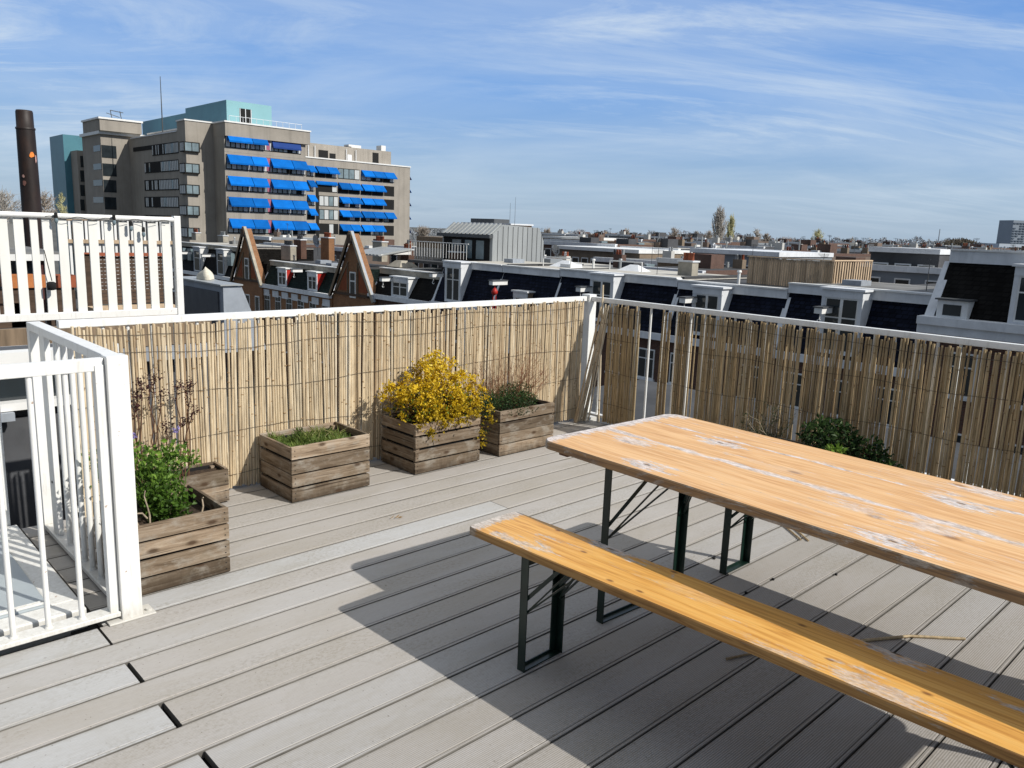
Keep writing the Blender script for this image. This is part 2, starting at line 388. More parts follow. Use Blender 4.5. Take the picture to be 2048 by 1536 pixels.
TRIM = M('pale_painted_trim', (.68,.70,.72), .55, .12, 1.4, dirt=(.48,.50,.52)); TRIMW = M('white_painted_trim', (.74,.74,.72), .5, .08, 1.5, dirt=(.55,.55,.52))
CONC = concrete_mat('streaked_concrete', (.325,.297,.258)); CONCD = concrete_mat('smooth_concrete', (.33,.30,.26))
TEAL = M('teal_metal_panel', (.075,.205,.255), .4, .1, .25, dirt=(.06,.165,.215)); TEALL = M('sunlit_teal_panel', (.205,.40,.435), .5, .06, .25)
BLUE = M('blue_awning_cloth', (.003,.125,.46), .85, .15, .8, var=.35, spec=.1); BLUED = M('darkened_blue_awning_cloth', (.006,.04,.20), .8, .15, 1)
PINK = M('dusty_pink_panel', (.36,.11,.17), .7, .1, 1)
ZINC = M('standing_seam_zinc', (.34,.355,.355), .45, .12, .8, (1,1,.3), metal=.25, dirt=(.36,.38,.38)); ZINCD = M('dark_zinc_seam', (.07,.075,.08), .5, .1)
TERRA = M('terracotta_pot', (.27,.075,.035), .8, .3, 8, var=.4); RENDER = M('weathered_cream_render', (.36,.33,.27), .9, .25, 1.5, dirt=(.22,.21,.17))
REDP = M('red_paint', (.40,.022,.015), .5, .15, 4)
CHIM = M('scorched_brown_steel', (.022,.014,.012), .55, .5, .9, (1,1,.4), dirt=(.05,.024,.015))
CREAM = M('cream_cloth', (.62,.58,.48), .9, .15, 9, bump=.4)
LEAFD = M('dry_leaf', (.36,.24,.12), .8, .25, 30)
STONE = M('brown_stone', (.30,.17,.10), .85, .3, 25, bump=.3)

# ------------------------------------------------------------------ setting: terrace
Y0, W, XJ = 2.933, .153, .766
XR, YL = 4.767, 4.147
def deck():
    mb = MB()
    def board(xa, xb, y1, a):
        y0 = y1 - W + .0046; y1 -= .0002; c = .0018; t = .0025
        zs = R_.uniform(-.0007, .0007)
        # chamfered board with a small groove beside the front edge
        prof = [(y0,-.024),(y0,-t+zs),(y0+c,zs),(y0+.011,zs),(y0+.0125,zs-.0022),(y0+.0155,zs-.0022),(y0+.017,zs),(y1-c,zs),(y1,-t+zs),(y1,-.024)]
        n = len(prof); vs = [(xa,y,z) for y,z in prof]+[(xb,y,z) for y,z in prof]
        mb.poly(vs, [(i, i+1, n+i+1, n+i) for i in (2,3,5,6)], 0, a)
        mb.poly(vs, [(i, i+1, n+i+1, n+i) for i in (0,1,4,7,8)]+[tuple(range(n-1,-1,-1)), tuple(range(n,2*n))], 1, a)
    for k in range(-9, 46):
        yt = Y0 - k*W
        if yt - W > YL: continue
        rnd = [R_.uniform(.1, .68), R_.uniform(.1,.68)]
        if k < 0 or yt > 2.95 and k < 0:
            if k == -1: segs = [(.785, 2.809), (2.8125, XR-.03)]
            else: segs = [(.785 if k < -1 else -.3, XR-.03)]
        elif k == 0: segs = [(-2.4, XJ-.004), (XJ+.005, XR-.03)]
        elif k % 2 == 0: segs = [(-2.4, XJ-.006-.001*k*.5), (XJ+.006+.0009*k, XR-.03)]
        else: segs = [(-2.4, XR-.03)]
        for j, (a, b) in enumerate(segs):
            v = rnd[0] if (j or len(segs) == 1) else min(1, .78+R_.random()*.12)
            if k == -1 and j == 0: v = .95
            elif k < 0: v = R_.uniform(.05,.35)
            board(a, b, yt, v)
    tag(mb.build('roof_deck', [DECK, DECKE], loc=(0,0,0)), kind='structure')
    mb = MB()
    mb.box(-2.5, -4.3, -.30, XR+.05, 2.94, -.030); mb.box(.70, 2.945, -.30, XR+.05, YL+.06, -.032)
    mb.box(-2.5, 2.945, -.30, .69, 3.0, -.06)
    tag(mb.build('roof_slab', DARK), kind='structure')
deck()

# ------------------------------------------------------------------ railings
def baluster(mb, x, y, z0, z1, r=.010): mb.tube((x,y,z0), (x,y,z1), r, r, 8)
def railing(name, label, p, q, step, post_ends=(), top=.98, r=.009, first=.08, flat=None, top_w=.042, top_h=.036, zb=.045):
    p, q = Vector((*p,0)), Vector((*q,0)); L = (q-p).length; d = (q-p)/L
    t = thing(name, label, 'railing', tuple((p+q)/2))
    mb = MB(); mb.bar(p+Vector((0,0,top-top_h/2)), q+Vector((0,0,top-top_h/2)), top_w, top_h); mb.build('top_rail', WHITE, t, .003)
    mb = MB(); mb.bar(p+Vector((0,0,zb)), q+Vector((0,0,zb)), .05, .018); mb.build('bottom_rail', WHITE, t, .002)
    s = first
    while s < L-.03:
        c = p + d*s; mb = MB(); baluster(mb, c.x, c.y, zb+.009, top-top_h, r); mb.tube((c.x,c.y,zb+.0091),(c.x,c.y,zb+.016), r*1.5, r*1.15, 8); mb.build('baluster', WHITE, t); s += step
    for e, w in post_ends:
        c = p + d*e; mb = MB(); n = Vector((-d.y, d.x, 0))*w/2; dd = d*w/2
        mb.hexa([c-n-dd, c+n-dd, c+n+dd, c-n+dd]+[v+Vector((0,0,top+.002)) for v in (c-n-dd, c+n-dd, c+n+dd, c-n+dd)])
        mb.build('post', WHITE, t, .003)
        mb = MB(); mb.box(c.x-.075, c.y-.06, .001, c.x+.075, c.y+.06, .009)
        for sx in (-.06, .06): mb.tube((c.x+sx, c.y-.03, .009), (c.x+sx, c.y-.03, .02), .012, .012, 6, 0)
        mb.build('foot_plate', WHITE, t, .002)
    return t
railing('guard_railing', 'white metal guard railing behind the sunlit reed screen and the row of planters', (1.0, YL), (XR-.045, YL), .115, top=.98)
railing('guard_railing', 'white metal guard railing behind the shaded, gappy reed screen beyond the table', (XR, YL-.045), (XR, -2.2), .1165, top=.98, first=.10, r=.0085)
tp = thing('corner_post', 'square white post where the two reed-screened railings meet', 'post', (XR, YL, 0))
mb = MB(); mb.box(XR-.042, YL-.042, 0, XR+.042, YL+.042, .995); mb.build('shaft', WHITE, tp, .004)
mb = MB(); mb.box(XR-.08, YL-.08, -.03, XR+.08, YL+.08, .008); mb.build('foot_plate', WHITE, tp)
# stair railing, front run
t = railing('stair_railing', 'white stair railing with round bars in front of the grey roof hatch', (-.75, 2.965), (.846, 2.965), .1075, top=.985, r=.0098, first=.077, top_w=.03, top_h=.045, zb=.03)
for o in list(t.children):
    if o.name.startswith('bottom_rail'): o.scale = (1, 1.35, 1); 
mb = MB(); mb.box(.815, 2.945, .03, .846, 2.985, .962); mb.build('end_upright', WHITE, t, .002)
# stair railing, side run
t = thing('stair_railing', 'white stair railing with a thick top rail running back beside the nearest planter', 'railing', (.884, 3.5, 0))
mb = MB(); mb.box(.857, 2.995, .955, .912, 4.075, .99); mb.build('top_rail', WHITE, t, .003)
mb = MB(); mb.box(.86, 2.995, .012, .91, 4.075, .032); mb.build('bottom_rail', WHITE, t, .002)
mb = MB(); mb.box(.848, 2.925, .004, .921, 2.993, .992); mb.build('post', WHITE, t, .004)
mb = MB(); mb.box(.80, 2.912, .001, .965, 3.0, .008); mb.tube((.948,2.945,.008),(.948,2.945,.016),.011,.011,8); mb.build('foot_plate', WHITE, t, .002)
mb = MB(); mb.box(.873, 3.86, .032, .896, 3.945, .955); mb.tube((.8725,3.90,.28),(.870,3.90,.28),.006,.006,8,1); mb.build('flat_upright', [WHITE, DARK], t, .002)
mb = MB(); mb.box(.86, 4.05, .032, .909, 4.09, .955); mb.build('end_upright', WHITE, t, .002)
for k in range(7):
    mb = MB(); baluster(mb, .885, 3.075+k*.108, .032, .955, .0115); mb.tube((.885,3.075+k*.108,.0321),(.885,3.075+k*.108,.04),.017,.013,8); mb.build('baluster', WHITE, t)

# roof hatch beside the stair railing
t = thing('roof_hatch', 'flat grey roof hatch with a white frame inside the stair railing', 'roof hatch', (.2, 3.6, 0))
hx, hy0, hy1, hz = .758, 3.03, 4.10, .045
mb = MB()
mb.box(-.8, hy0, -.05, hx, hy0+.10, hz); mb.box(hx-.10, hy0+.10, -.05, hx, hy1, hz); mb.box(-.8, hy1-.10, -.05, hx-.10, hy1, hz); mb.box(-.8, hy0+.10, -.05, -.7, hy1-.10, hz)
mb.build('frame', WHITE, t, .006)
mb = MB(); mb.box(-.7, hy0+.10, -.05, hx-.10, hy1-.10, hz+.006); mb.build('panel', PANEL, t, .004)
mb = MB(); mb.box(-.66, hy0+.112, hz+.0062, hx-.112, hy0+.118, hz+.0135); mb.box(-.66, hy0+.128, hz+.0062, hx-.112, hy0+.134, hz+.0135); mb.build('seal', WHITE, t)
t = thing('cabinet', 'narrow white cabinet at the left edge standing behind the hatch', 'cabinet', (.6, 4.2, 0))
mb = MB(); mb.box(.40, 4.105, -.05, .735, 4.30, 1.075); mb.build('body', WHITE, t, .004)
mb = MB(); mb.box(.41, 4.096, .12, .728, 4.105, 1.06); mb.build('door', WHITE, t, .003)
mb = MB(); mb.box(.39, 4.085, 1.075, .745, 4.31, 1.095); mb.build('top', GREYM, t, .003)

# ------------------------------------------------------------------ reed screens
def cane(mb, x, y, z0, x1, y1, z1, r, a, n=6):
    p, q = Vector((x,y,z0)), Vector((x1,y1,z1))
    nseg = 3; prev = p; off = Vector((R_.uniform(-1,1), R_.uniform(-1,1), 0))*.003
    for i in range(1, nseg+1):
        c = p.lerp(q, i/nseg) + (off*math.sin(math.pi*i/nseg) if i < nseg else Vector((0,0,0)))
        mb.tube(prev, c, r*(1-.06*(i-1)), r*(1-.06*i), n, 0, a, caps=(i in (1, nseg))); prev = c
    for k in range(R_.choice((1,2,3,3))):
        u = R_.uniform(.06,.96); c = p.lerp(q, u); mb.tube(c, c+(q-p).normalized()*.005, r*1.12, r*1.12, n, 1, a)

tl = thing('reed_screen', 'sunlit tan reed screen tied to the railing behind the row of planters', 'reed screen', (2.9, YL-.05, 0))
mb = MB(); x = 1.05; lean = 0
while x < 4.67:
    r = R_.uniform(.0058, .0098); lean = lean*.85 + R_.uniform(-.006,.006); top = .945 + R_.uniform(-.016,.012) + .006*math.sin(x*3) - (R_.uniform(.01,.05) if R_.random() < .06 else 0)
    y = YL - .038 + R_.uniform(-.002,.002)
    cane(mb, x, y, .004+R_.uniform(0,.02), x+lean+R_.uniform(-.005,.005), y+R_.uniform(-.004,.004), top, r, R_.triangular(0,1,.62))
    x += r*2*R_.uniform(.80, 1.02) + (R_.uniform(.004,.010) if R_.random() < .05 else 0)
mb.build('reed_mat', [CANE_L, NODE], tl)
for z in (.10, .33, .57, .80, .90):
    mb = MB(); pts = [(1.04+i*.1, YL-.048+R_.uniform(-.001,.001), z+.012*math.sin(i*.5+z*9)+R_.uniform(-.004,.004)) for i in range(37)]
    mb.path(pts, .0014, .0014, 4); mb.build('tie_wire', WIRE, tl)

def right_mat(t, ya, yb, pitch, skip=lambda y: False, top=lambda y: .935, bot=lambda y: .01):
    mb = MB(); y = ya; tone = .5
    while y > yb:
        r = R_.uniform(.0056, .0090); tone = tone*.75 + .25*R_.random(); y -= r
        if not skip(y):
            x = XR - .045 + R_.uniform(-.005,.005); tt = top(y)+R_.uniform(-.02,.015)
            cane(mb, x, y, bot(y)+R_.uniform(0,.012), x+R_.uniform(-.004,.004), y+R_.uniform(-.008,.008), tt, r, min(1,max(0,tone*.6+.5*R_.random()+R_.uniform(-.1,.15))))
        y -= r + r*R_.uniform(-.25, pitch)
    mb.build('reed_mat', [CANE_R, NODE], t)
    for z in (.16, .42, .68, .88):
        mb = MB(); k = max(2, int((ya-yb)/.1)); pts = [(XR-.056, ya+(yb-ya)*i/k, z+.008*math.sin(i*.8+z*5)) for i in range(k+1)]
        mb.path(pts, .0014, .0014, 4); mb.build('tie_wire', WIRE, t)
t = thing('reed_screen', 'narrow shaded strip of reed screen nearest the corner, with a bare gap on each side', 'reed screen', (XR-.05, 3.73, 0))
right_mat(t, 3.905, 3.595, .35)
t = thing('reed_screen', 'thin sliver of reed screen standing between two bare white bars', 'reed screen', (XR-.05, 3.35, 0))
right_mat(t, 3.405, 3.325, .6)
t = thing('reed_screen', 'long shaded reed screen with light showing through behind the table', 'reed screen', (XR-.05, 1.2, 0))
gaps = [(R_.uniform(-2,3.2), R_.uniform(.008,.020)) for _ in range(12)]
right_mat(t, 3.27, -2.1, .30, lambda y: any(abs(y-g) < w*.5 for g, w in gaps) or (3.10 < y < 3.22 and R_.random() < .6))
# leaning bundle of loose reeds and a single tall one
t = thing('reed_bundle', 'loose bundle of split reeds leaning into the railing corner beside the post', 'reed bundle', (4.68, 4.0, 0))
mb = MB()
for i in range(15):
    u = i/14
    b = Vector((4.56+.13*u+R_.uniform(-.01,.01), 4.05-.02*u+R_.uniform(-.02,.02), .004)); e = Vector((XR-.055+R_.uniform(-.012,.004), 3.965-.075*u+R_.uniform(-.012,.012), R_.uniform(.80,.95)))
    cane(mb, b.x, b.y, b.z, e.x, e.y, e.z, R_.uniform(.005,.0075), R_.uniform(.35,1))
mb.build('reeds', [CANE_L, NODE], t)  # paler reed colour paints in sunlight on the shaded bundle
mb = MB(); mb.path([(4.700,4.00,.565+.2), (4.698,4.004,.55)], .007, .007, 6); mb.build('binding', WIRE, t)
mb = MB(); cane(mb, 4.72, 3.94, .004, 4.735, 3.985, 1.08, .0085, .8, 8)
tag(mb.build('bamboo_cane', [CANE_L, NODE]), 'single pale bamboo cane standing upright and poking above the corner railing', 'cane')

# ------------------------------------------------------------------ planters
def planter(label, x0, y0, x1, y1, h, rows=4, seed=1, soil=.8, gap=.012):
    rr = random.Random(seed); t = thing('planter', label, 'planter', ((x0+x1)/2, (y0+y1)/2, 0))
    th = .016; bh = (h-.006-gap*(rows-1))/rows
    def panel(name, horizontal, c):
        mb = MB()
        for k in range(rows):
            z0 = .006+k*(bh+gap)+rr.uniform(-.003,.003); z1 = z0+bh+rr.uniform(-.004,.004)
            if horizontal: mb.hexa([(x0+rr.uniform(-.003,.003),c,z0),(x1,c,z0+rr.uniform(-.003,.003)),(x1,c+th,z0),(x0,c+th,z0),(x0,c,z1),(x1,c,z1+rr.uniform(-.004,.002)),(x1,c+th,z1),(x0,c+th,z1)], 0, rr.random())
            else: mb.hexa([(c,y0+th+.001,z0),(c+th,y0+th+.001,z0),(c+th,y1-th-.001,z0),(c,y1-th-.001,z0),(c,y0+th+.001,z1),(c+th,y0+th+.001,z1),(c+th,y1-th-.001,z1),(c,y1-th-.001,z1)], 0, rr.random()*.8)
            if horizontal and c == y0:
                for xx in (x0+.018, x1-.018):
                    for zz in (z0+bh*.28, z0+bh*.72): mb.tube((xx,c-.0006,zz),(xx,c+.003,zz),.0032,.0032,6,1,.3)
        mb.build(name, [CRATE, DARK], t, .0025)
    panel('front_panel', True, y0); panel('back_panel', True, y1-th); panel('side_panel', False, x0); panel('side_panel', False, x1-th)
    for cx, cy in ((x0+th+.001, y0+th+.001), (x1-th-.026, y0+th+.001), (x0+th+.001, y1-th-.026), (x1-th-.026, y1-th-.026)):
        mb = MB(); mb.box(cx, cy, .0, cx+.025, cy+.025, h-.012, 0, rr.random()); mb.build('corner_batten', CRATE, t)
    # dark liner and soil with an uneven surface
    mb = MB(); i = th+.003; n = 9
    zf = lambda u, v: h*soil + .012*math.sin(7*u+seed)*math.cos(5*v) + rr.uniform(-.004,.006)
    g = [[(x0+i+(x1-x0-2*i)*u/n, y0+i+(y1-y0-2*i)*v/n, zf(u/n, v/n)) for u in range(n+1)] for v in range(n+1)]
    for v in range(n):
        for u in range(n): mb.face([g[v][u], g[v][u+1], g[v+1][u+1], g[v+1][u]], 0, .5)
    for a, b in (((x0+i,y0+i),(x1-i,y0+i)), ((x1-i,y0+i),(x1-i,y1-i)), ((x1-i,y1-i),(x0+i,y1-i)), ((x0+i,y1-i),(x0+i,y0+i))):
        mb.face([(*a,.004),(*b,.004),(*b,h*soil+.02),(*a,h*soil+.02)], 1)
    mb.build('soil', [SOIL, DARK], t)
    return t
planter('weathered crate planter beside the white stair railing, holding the bushy green herb', .925, 3.09, 1.334, 3.50, .288, 4, 3, .78)
planter('low grey trough planter against the reed screen behind the nearest crate', 1.18, 3.92, 1.70, 4.085, .185, 2, 5, .85, .006)
planter('weathered crate planter of low mossy grass standing by itself', 1.948, 3.70, 2.432, 4.075, .305, 4, 8, .84)
planter('weathered crate planter under the yellow flowering bush', 2.757, 3.705, 3.270, 4.07, .31, 4, 13, .85, .014)
planter('greyer crate planter with twiggy dark green heather, closest to the corner', 3.432, 3.695, 3.945, 4.07, .30, 4, 21, .88, .005)
planter('crate planter half hidden beyond the table against the shaded screen', 4.22, 1.62, 4.68, 2.52, .23, 3, 33, .85)

# ------------------------------------------------------------------ plants
G_BUSH = leaf_mat('fresh_herb_leaf', [(0,(.015,.04,.008)),(.4,(.078,.155,.020)),(.8,(.17,.29,.038)),(1,(.30,.42,.08))])
G_DARK = leaf_mat('dark_shrub_leaf', [(0,(.010,.026,.009)),(.5,(.036,.075,.022)),(1,(.11,.18,.05))])
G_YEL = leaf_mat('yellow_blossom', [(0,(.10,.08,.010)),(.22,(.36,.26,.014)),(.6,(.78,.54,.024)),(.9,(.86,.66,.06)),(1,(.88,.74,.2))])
G_MOSS = leaf_mat('moss_blade', [(0,(.035,.06,.014)),(.5,(.12,.18,.035)),(.85,(.22,.28,.06)),(1,(.38,.33,.16))])
PURP = leaf_mat('dry_seed_head', [(0,(.022,.008,.010)),(1,(.085,.030,.030))], .1)
LILAC = leaf_mat('lilac_flower', [(0,(.22,.18,.42)),(1,(.40,.34,.62))], .3)
TWIG = M('brown_twig', (.105,.05,.026), .8, .3, 20); TWIGR = M('reddish_twig', (.20,.085,.042), .8, .3, 20); TWIGP = M('pale_dead_stem', (.36,.29,.21), .8, .2, 20)
def rv(s=1.0): return Vector((R_.gauss(0,1), R_.gauss(0,1), R_.gauss(0,1))).normalized()*s
def in_ell(c, r):
    while True:
        v = Vector((R_.uniform(-1,1), R_.uniform(-1,1), R_.uniform(-1,1)))
        if v.length < 1: return Vector((c[0]+v.x*r[0], c[1]+v.y*r[1], c[2]+v.z*r[2])), v
def stem(mb, base, tip, r0, r1, k=4, wob=.015, m=0):
    base, tip = Vector(base), Vector(tip); pts = [base]
    for i in range(1, k): pts.append(base.lerp(tip, i/k) + rv(wob) + Vector((0,0,.03*math.sin(math.pi*i/k))))
    pts.append(tip); mb.path(pts, r0, r1, 5, m); return pts

# yellow bush
t = thing('yellow_bush', 'bush covered in small yellow flowers spilling over its crate', 'bush', (3.0, 3.86, .26))
ells = [((3.00,3.85,.43),(.31,.20,.15),2700), ((3.03,3.88,.55),(.215,.15,.12),1500), ((3.05,3.91,.625),(.095,.07,.075),420), ((2.78,3.86,.44),(.15,.14,.14),700), ((3.21,3.83,.43),(.12,.12,.13),560),
        ((2.87,3.71,.30),(.11,.05,.10),460), ((3.10,3.70,.34),(.15,.05,.07),420), ((3.31,3.72,.28),(.045,.05,.20),190), ((2.64,3.90,.44),(.10,.07,.06),70), ((3.05,3.72,.40),(.22,.06,.07),600)]
bm_, lm = MB(), MB()
for c, r, n in ells:
    for _ in range(max(4, n//60)):
        p, v = in_ell(c, r); b = Vector((3.0+R_.uniform(-.17,.17), 3.87+R_.uniform(-.1,.1), .25)); stem(bm_, b, p, .0028, .0009, 4, .02)
    cl = [in_ell(c, r)[0] for _ in range(max(3, n//22))]
    for _ in range(int(n*1.35)):
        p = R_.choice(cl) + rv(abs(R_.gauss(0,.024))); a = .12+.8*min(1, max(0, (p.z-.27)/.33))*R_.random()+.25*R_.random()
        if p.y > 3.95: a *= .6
        if p.y > 4.09: continue
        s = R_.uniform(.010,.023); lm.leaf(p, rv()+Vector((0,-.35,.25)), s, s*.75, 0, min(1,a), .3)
for _ in range(760):
    p, v = in_ell((3.02,3.85,.39),(.31,.19,.13)); s = R_.uniform(.014,.030); lm.leaf(p, rv(), s, s*.45, 1, R_.random(), .2)
bm_.build('branches', TWIG, t); lm.build('foliage', [G_YEL, G_BUSH], t)
# herb in nearest planter
t = thing('herb_plant', 'lush bright green herb with a few lilac flowers in the crate by the stair railing', 'plant', (1.13, 3.31, .22))
bm_, lm = MB(), MB()
tops = []
for c, r, n in [((1.10,3.32,.41),(.15,.14,.12),46), ((1.15,3.26,.32),(.085,.07,.09),22), ((1.02,3.42,.45),(.11,.10,.10),20), ((1.24,3.42,.42),(.09,.10,.07),20), ((1.16,3.22,.27),(.07,.06,.06),12)]:
    for _ in range(n):
        p, v = in_ell(c, r); stem(bm_, (1.12+R_.uniform(-.05,.05), 3.31+R_.uniform(-.05,.05), .215), p, .0026, .0013, 4, .012)
        for j in range(R_.randint(12,17)):                      # a divided leaf: leaflets on a spray
            q = p + rv(R_.uniform(.005,.05)); s = R_.uniform(.012,.030)
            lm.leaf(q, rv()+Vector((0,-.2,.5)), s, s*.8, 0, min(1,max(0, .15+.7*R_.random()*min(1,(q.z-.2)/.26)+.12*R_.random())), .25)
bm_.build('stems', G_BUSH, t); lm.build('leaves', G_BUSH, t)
for c in [(1.02,3.30,.60),(1.045,3.33,.59),(1.27,3.46,.56)]:
    mb = MB()
    for _ in range(26): mb.leaf(Vector(c)+rv(.012), rv(), .012, .008, 0, R_.random())
    mb.tube((c[0],c[1],.45), c, .0012, .0012, 4, 0, .2); mb.build('flower', LILAC, t)
mb = MB()
for b, e in [((1.02,3.20,.22),(.93,3.17,.36)), ((1.05,3.19,.22),(1.035,3.18,.40)), ((1.04,3.19,.28),(.95,3.14,.30)), ((1.27,3.22,.23),(1.285,3.24,.30)), ((.98,3.16,.225),(1.06,3.18,.25))]: stem(mb, b, e, .0045, .002, 4, .008)
mb.build('dead_stems', TWIGP, t)
def rock(c, r, name, label, m, seed):
    rr = random.Random(seed); mb = MB(); n, k = 9, 5; vs = []
    for i in range(1, k):
        for j in range(n):
            th = math.pi*i/k; ph = 2*math.pi*j/n; w = 1+rr.uniform(-.18,.18)
            vs.append((c[0]+r[0]*w*math.sin(th)*math.cos(ph), c[1]+r[1]*w*math.sin(th)*math.sin(ph), c[2]+r[2]*w*math.cos(th)))
    fs = [(i*n+j, (i+1)*n+j, (i+1)*n+(j+1)%n, i*n+(j+1)%n) for i in range(k-2) for j in range(n)]
    fs += [tuple(range(n-1,-1,-1))[::-1], tuple((k-2)*n+j for j in range(n))[::-1]]
    mb.poly(vs, fs, 0, .5, True); return tag(mb.build(name, m), label, 'stone')
rock((1.105,3.165,.243), (.030,.018,.024), 'stone', 'pale pinkish stone at the left on the soil under the green herb', STONE, 2)
rock((1.20,3.20,.240), (.022,.018,.022), 'stone', 'smaller brown stone right of the pale one under the green herb', STONE, 4)
# dried seed heads in the trough
t = thing('dried_stonecrop', 'tall dried stonecrop with dark purple seed heads in front of the reed screen', 'plant', (1.4, 3.99, .16))
bm_, lm = MB(), MB()
for px, py, bx in [(309,752,1.36),(300,775,1.34),(322,790,1.37),(275,790,1.27),(272,812,1.26),(355,772,1.50),(378,768,1.53),(372,780,1.52),(332,852,1.42),(387,822,1.5),(366,842,1.48),(283,765,1.3)]:
    e = PY(px, py, 3.97+R_.uniform(-.03,.03)); pts = stem(bm_, (bx+R_.uniform(-.03,.03), 3.99, .15), e, .0035, .0022, 5, .012)
    for _ in range(46):
        p = e + Vector((R_.gauss(0,.017), R_.gauss(0,.014), R_.gauss(0,.014))); s = R_.uniform(.008,.016); lm.leaf(p, rv()+Vector((0,0,.4)), s, s*.7, 0, R_.random())
    for _ in range(14):
        p = Vector(pts[-2]).lerp(e, R_.random()) + rv(.01); lm.leaf(p, rv(), .018, .008, 0, R_.random())
bm_.build('stems', TWIG, t); lm.build('seed_heads', PURP, t)
# moss grass
mb = MB()
for _ in range(2600):
    u, v = R_.random(), R_.random(); d = Vector((R_.gauss(0,.5), R_.gauss(0,.5)-.1, 1))
    x, y = 1.975+.42*u*(.86+.1*v), 3.725+.30*v
    hgt = .014+.024*max(0, math.sin(u*9+1.2)*math.cos(v*6)) + .018*R_.random()
    mb.leaf((x, y, .253+.5*hgt*R_.random()), d, hgt*1.4, .0045, 0, min(1,max(0,.25+.5*R_.random()+.25*math.sin(u*11)*math.sin(v*8))), .4)
for _ in range(2600):
    u, v = R_.random(), R_.random(); x, y = 1.975+.42*u, 3.725+.31*v; hh = .014+.03*max(0, math.sin(u*9+1.2)*math.cos(v*6)); s = R_.uniform(.006,.013)
    mb.leaf((x+R_.gauss(0,.004), y, .253+hh*R_.random()*1.2), rv()+Vector((0,-.2,.5)), s, s*.7, 0, min(1,max(0,.25+.5*R_.random()+.25*math.sin(u*11)*math.sin(v*8))), .3)
for _ in range(34):
    x, y = R_.uniform(2.1,2.35), R_.uniform(3.80,3.98); mb.leaf((x,y,.25), (R_.gauss(0,.6),R_.gauss(0,.5),1), R_.uniform(.08,.13), .003, 0, 1, .5)
for _ in range(150): 
    p,_v = in_ell((2.11,3.92,.285),(.035,.03,.055)); mb.leaf(p, (R_.gauss(0,.4),R_.gauss(0,.4),1), .03, .006, 0, R_.uniform(.05,.45), .3)
tag(mb.build('moss_grass', G_MOSS), 'low tufts of mossy grass filling the lone crate planter', 'plant')
# heather
t = thing('twiggy_shrub', 'shrub with bare reddish twigs above dark green leaves in the corner crate', 'shrub', (3.68, 3.88, .25))
bm_, lm = MB(), MB()
for _ in range(95):
    b = Vector((3.68+R_.uniform(-.19,.19), 3.90+R_.uniform(-.08,.1), .26)); ang = (b.x-3.68)
    e = b + Vector((ang*.7+R_.gauss(.05,.06), R_.gauss(0,.05), R_.uniform(.16,.42)*(1-1.3*abs(ang-.04)))); e.y = min(e.y, 4.08)
    pts = stem(bm_, b, e, .0016, .0006, 4, .012)
    for _k in range(7):
        q = pts[R_.randint(2,4)]; w = q+rv(.045)+Vector((0,0,.03)); w.y = min(w.y, 4.085); bm_.tube(q, w, .0007, .0004, 3)
        if R_.random() < .5: lm.leaf(w, rv(), .008, .004, 1, R_.random())
for c, r, n in [((3.66,3.84,.32),(.23,.14,.075),2600), ((3.40,3.80,.35),(.11,.09,.09),700), ((3.72,3.88,.38),(.17,.09,.06),700), ((3.34,3.74,.20),(.035,.04,.14),60), ((3.62,3.69,.285),(.16,.02,.03),90)]:
    for _ in range(n):
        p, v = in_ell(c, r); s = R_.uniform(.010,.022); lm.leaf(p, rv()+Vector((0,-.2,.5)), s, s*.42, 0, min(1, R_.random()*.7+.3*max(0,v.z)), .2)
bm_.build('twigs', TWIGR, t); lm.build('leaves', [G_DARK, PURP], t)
# plants beyond the table
t = thing('evergreen_shrub', 'dark evergreen shrub with broad leaves seen over the far edge of the table', 'shrub', (4.45, 1.9, .2))
bm_, lm = MB(), MB()
for c, r, n in [((4.47,1.98,.33),(.15,.17,.13),950), ((4.50,1.76,.28),(.12,.13,.10),420), ((4.42,1.62,.22),(.10,.10,.07),220)]:
    for _ in range(14): p, v = in_ell(c, r); stem(bm_, (c[0], c[1], .19), p, .003, .0012, 4, .015)
    for _ in range(n):
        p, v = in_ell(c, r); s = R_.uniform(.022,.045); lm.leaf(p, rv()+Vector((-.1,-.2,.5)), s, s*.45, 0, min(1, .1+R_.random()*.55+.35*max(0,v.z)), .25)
for _ in range(40):
    p = Vector((4.33,1.87,.30))+rv(.03); lm.leaf(p, rv()+Vector((0,0,.8)), .05, .014, 1, R_.uniform(.6,1), .3)
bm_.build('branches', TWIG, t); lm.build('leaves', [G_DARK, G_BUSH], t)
t = thing('rosemary_bush', 'sprawling twiggy bush beside the dark evergreen beyond the table', 'bush', (4.42, 2.36, .19))
bm_, lm = MB(), MB()
for _ in range(42):
    e, v = in_ell((4.45,2.37,.34),(.16,.20,.17)); pts = stem(bm_, (4.44+R_.uniform(-.06,.06), 2.33+R_.uniform(-.08,.08), .19), e, .0028, .001, 5, .015)
    for _k in range(34):
        i = R_.randint(1,5); q = Vector(pts[i-1]).lerp(pts[i], R_.random()); lm.leaf(q, rv()+Vector((0,0,.6)), R_.uniform(.014,.026), .0035, 0, R_.random()*.75, .2)
bm_.build('branches', TWIGP, t); lm.build('leaves', G_DARK, t)

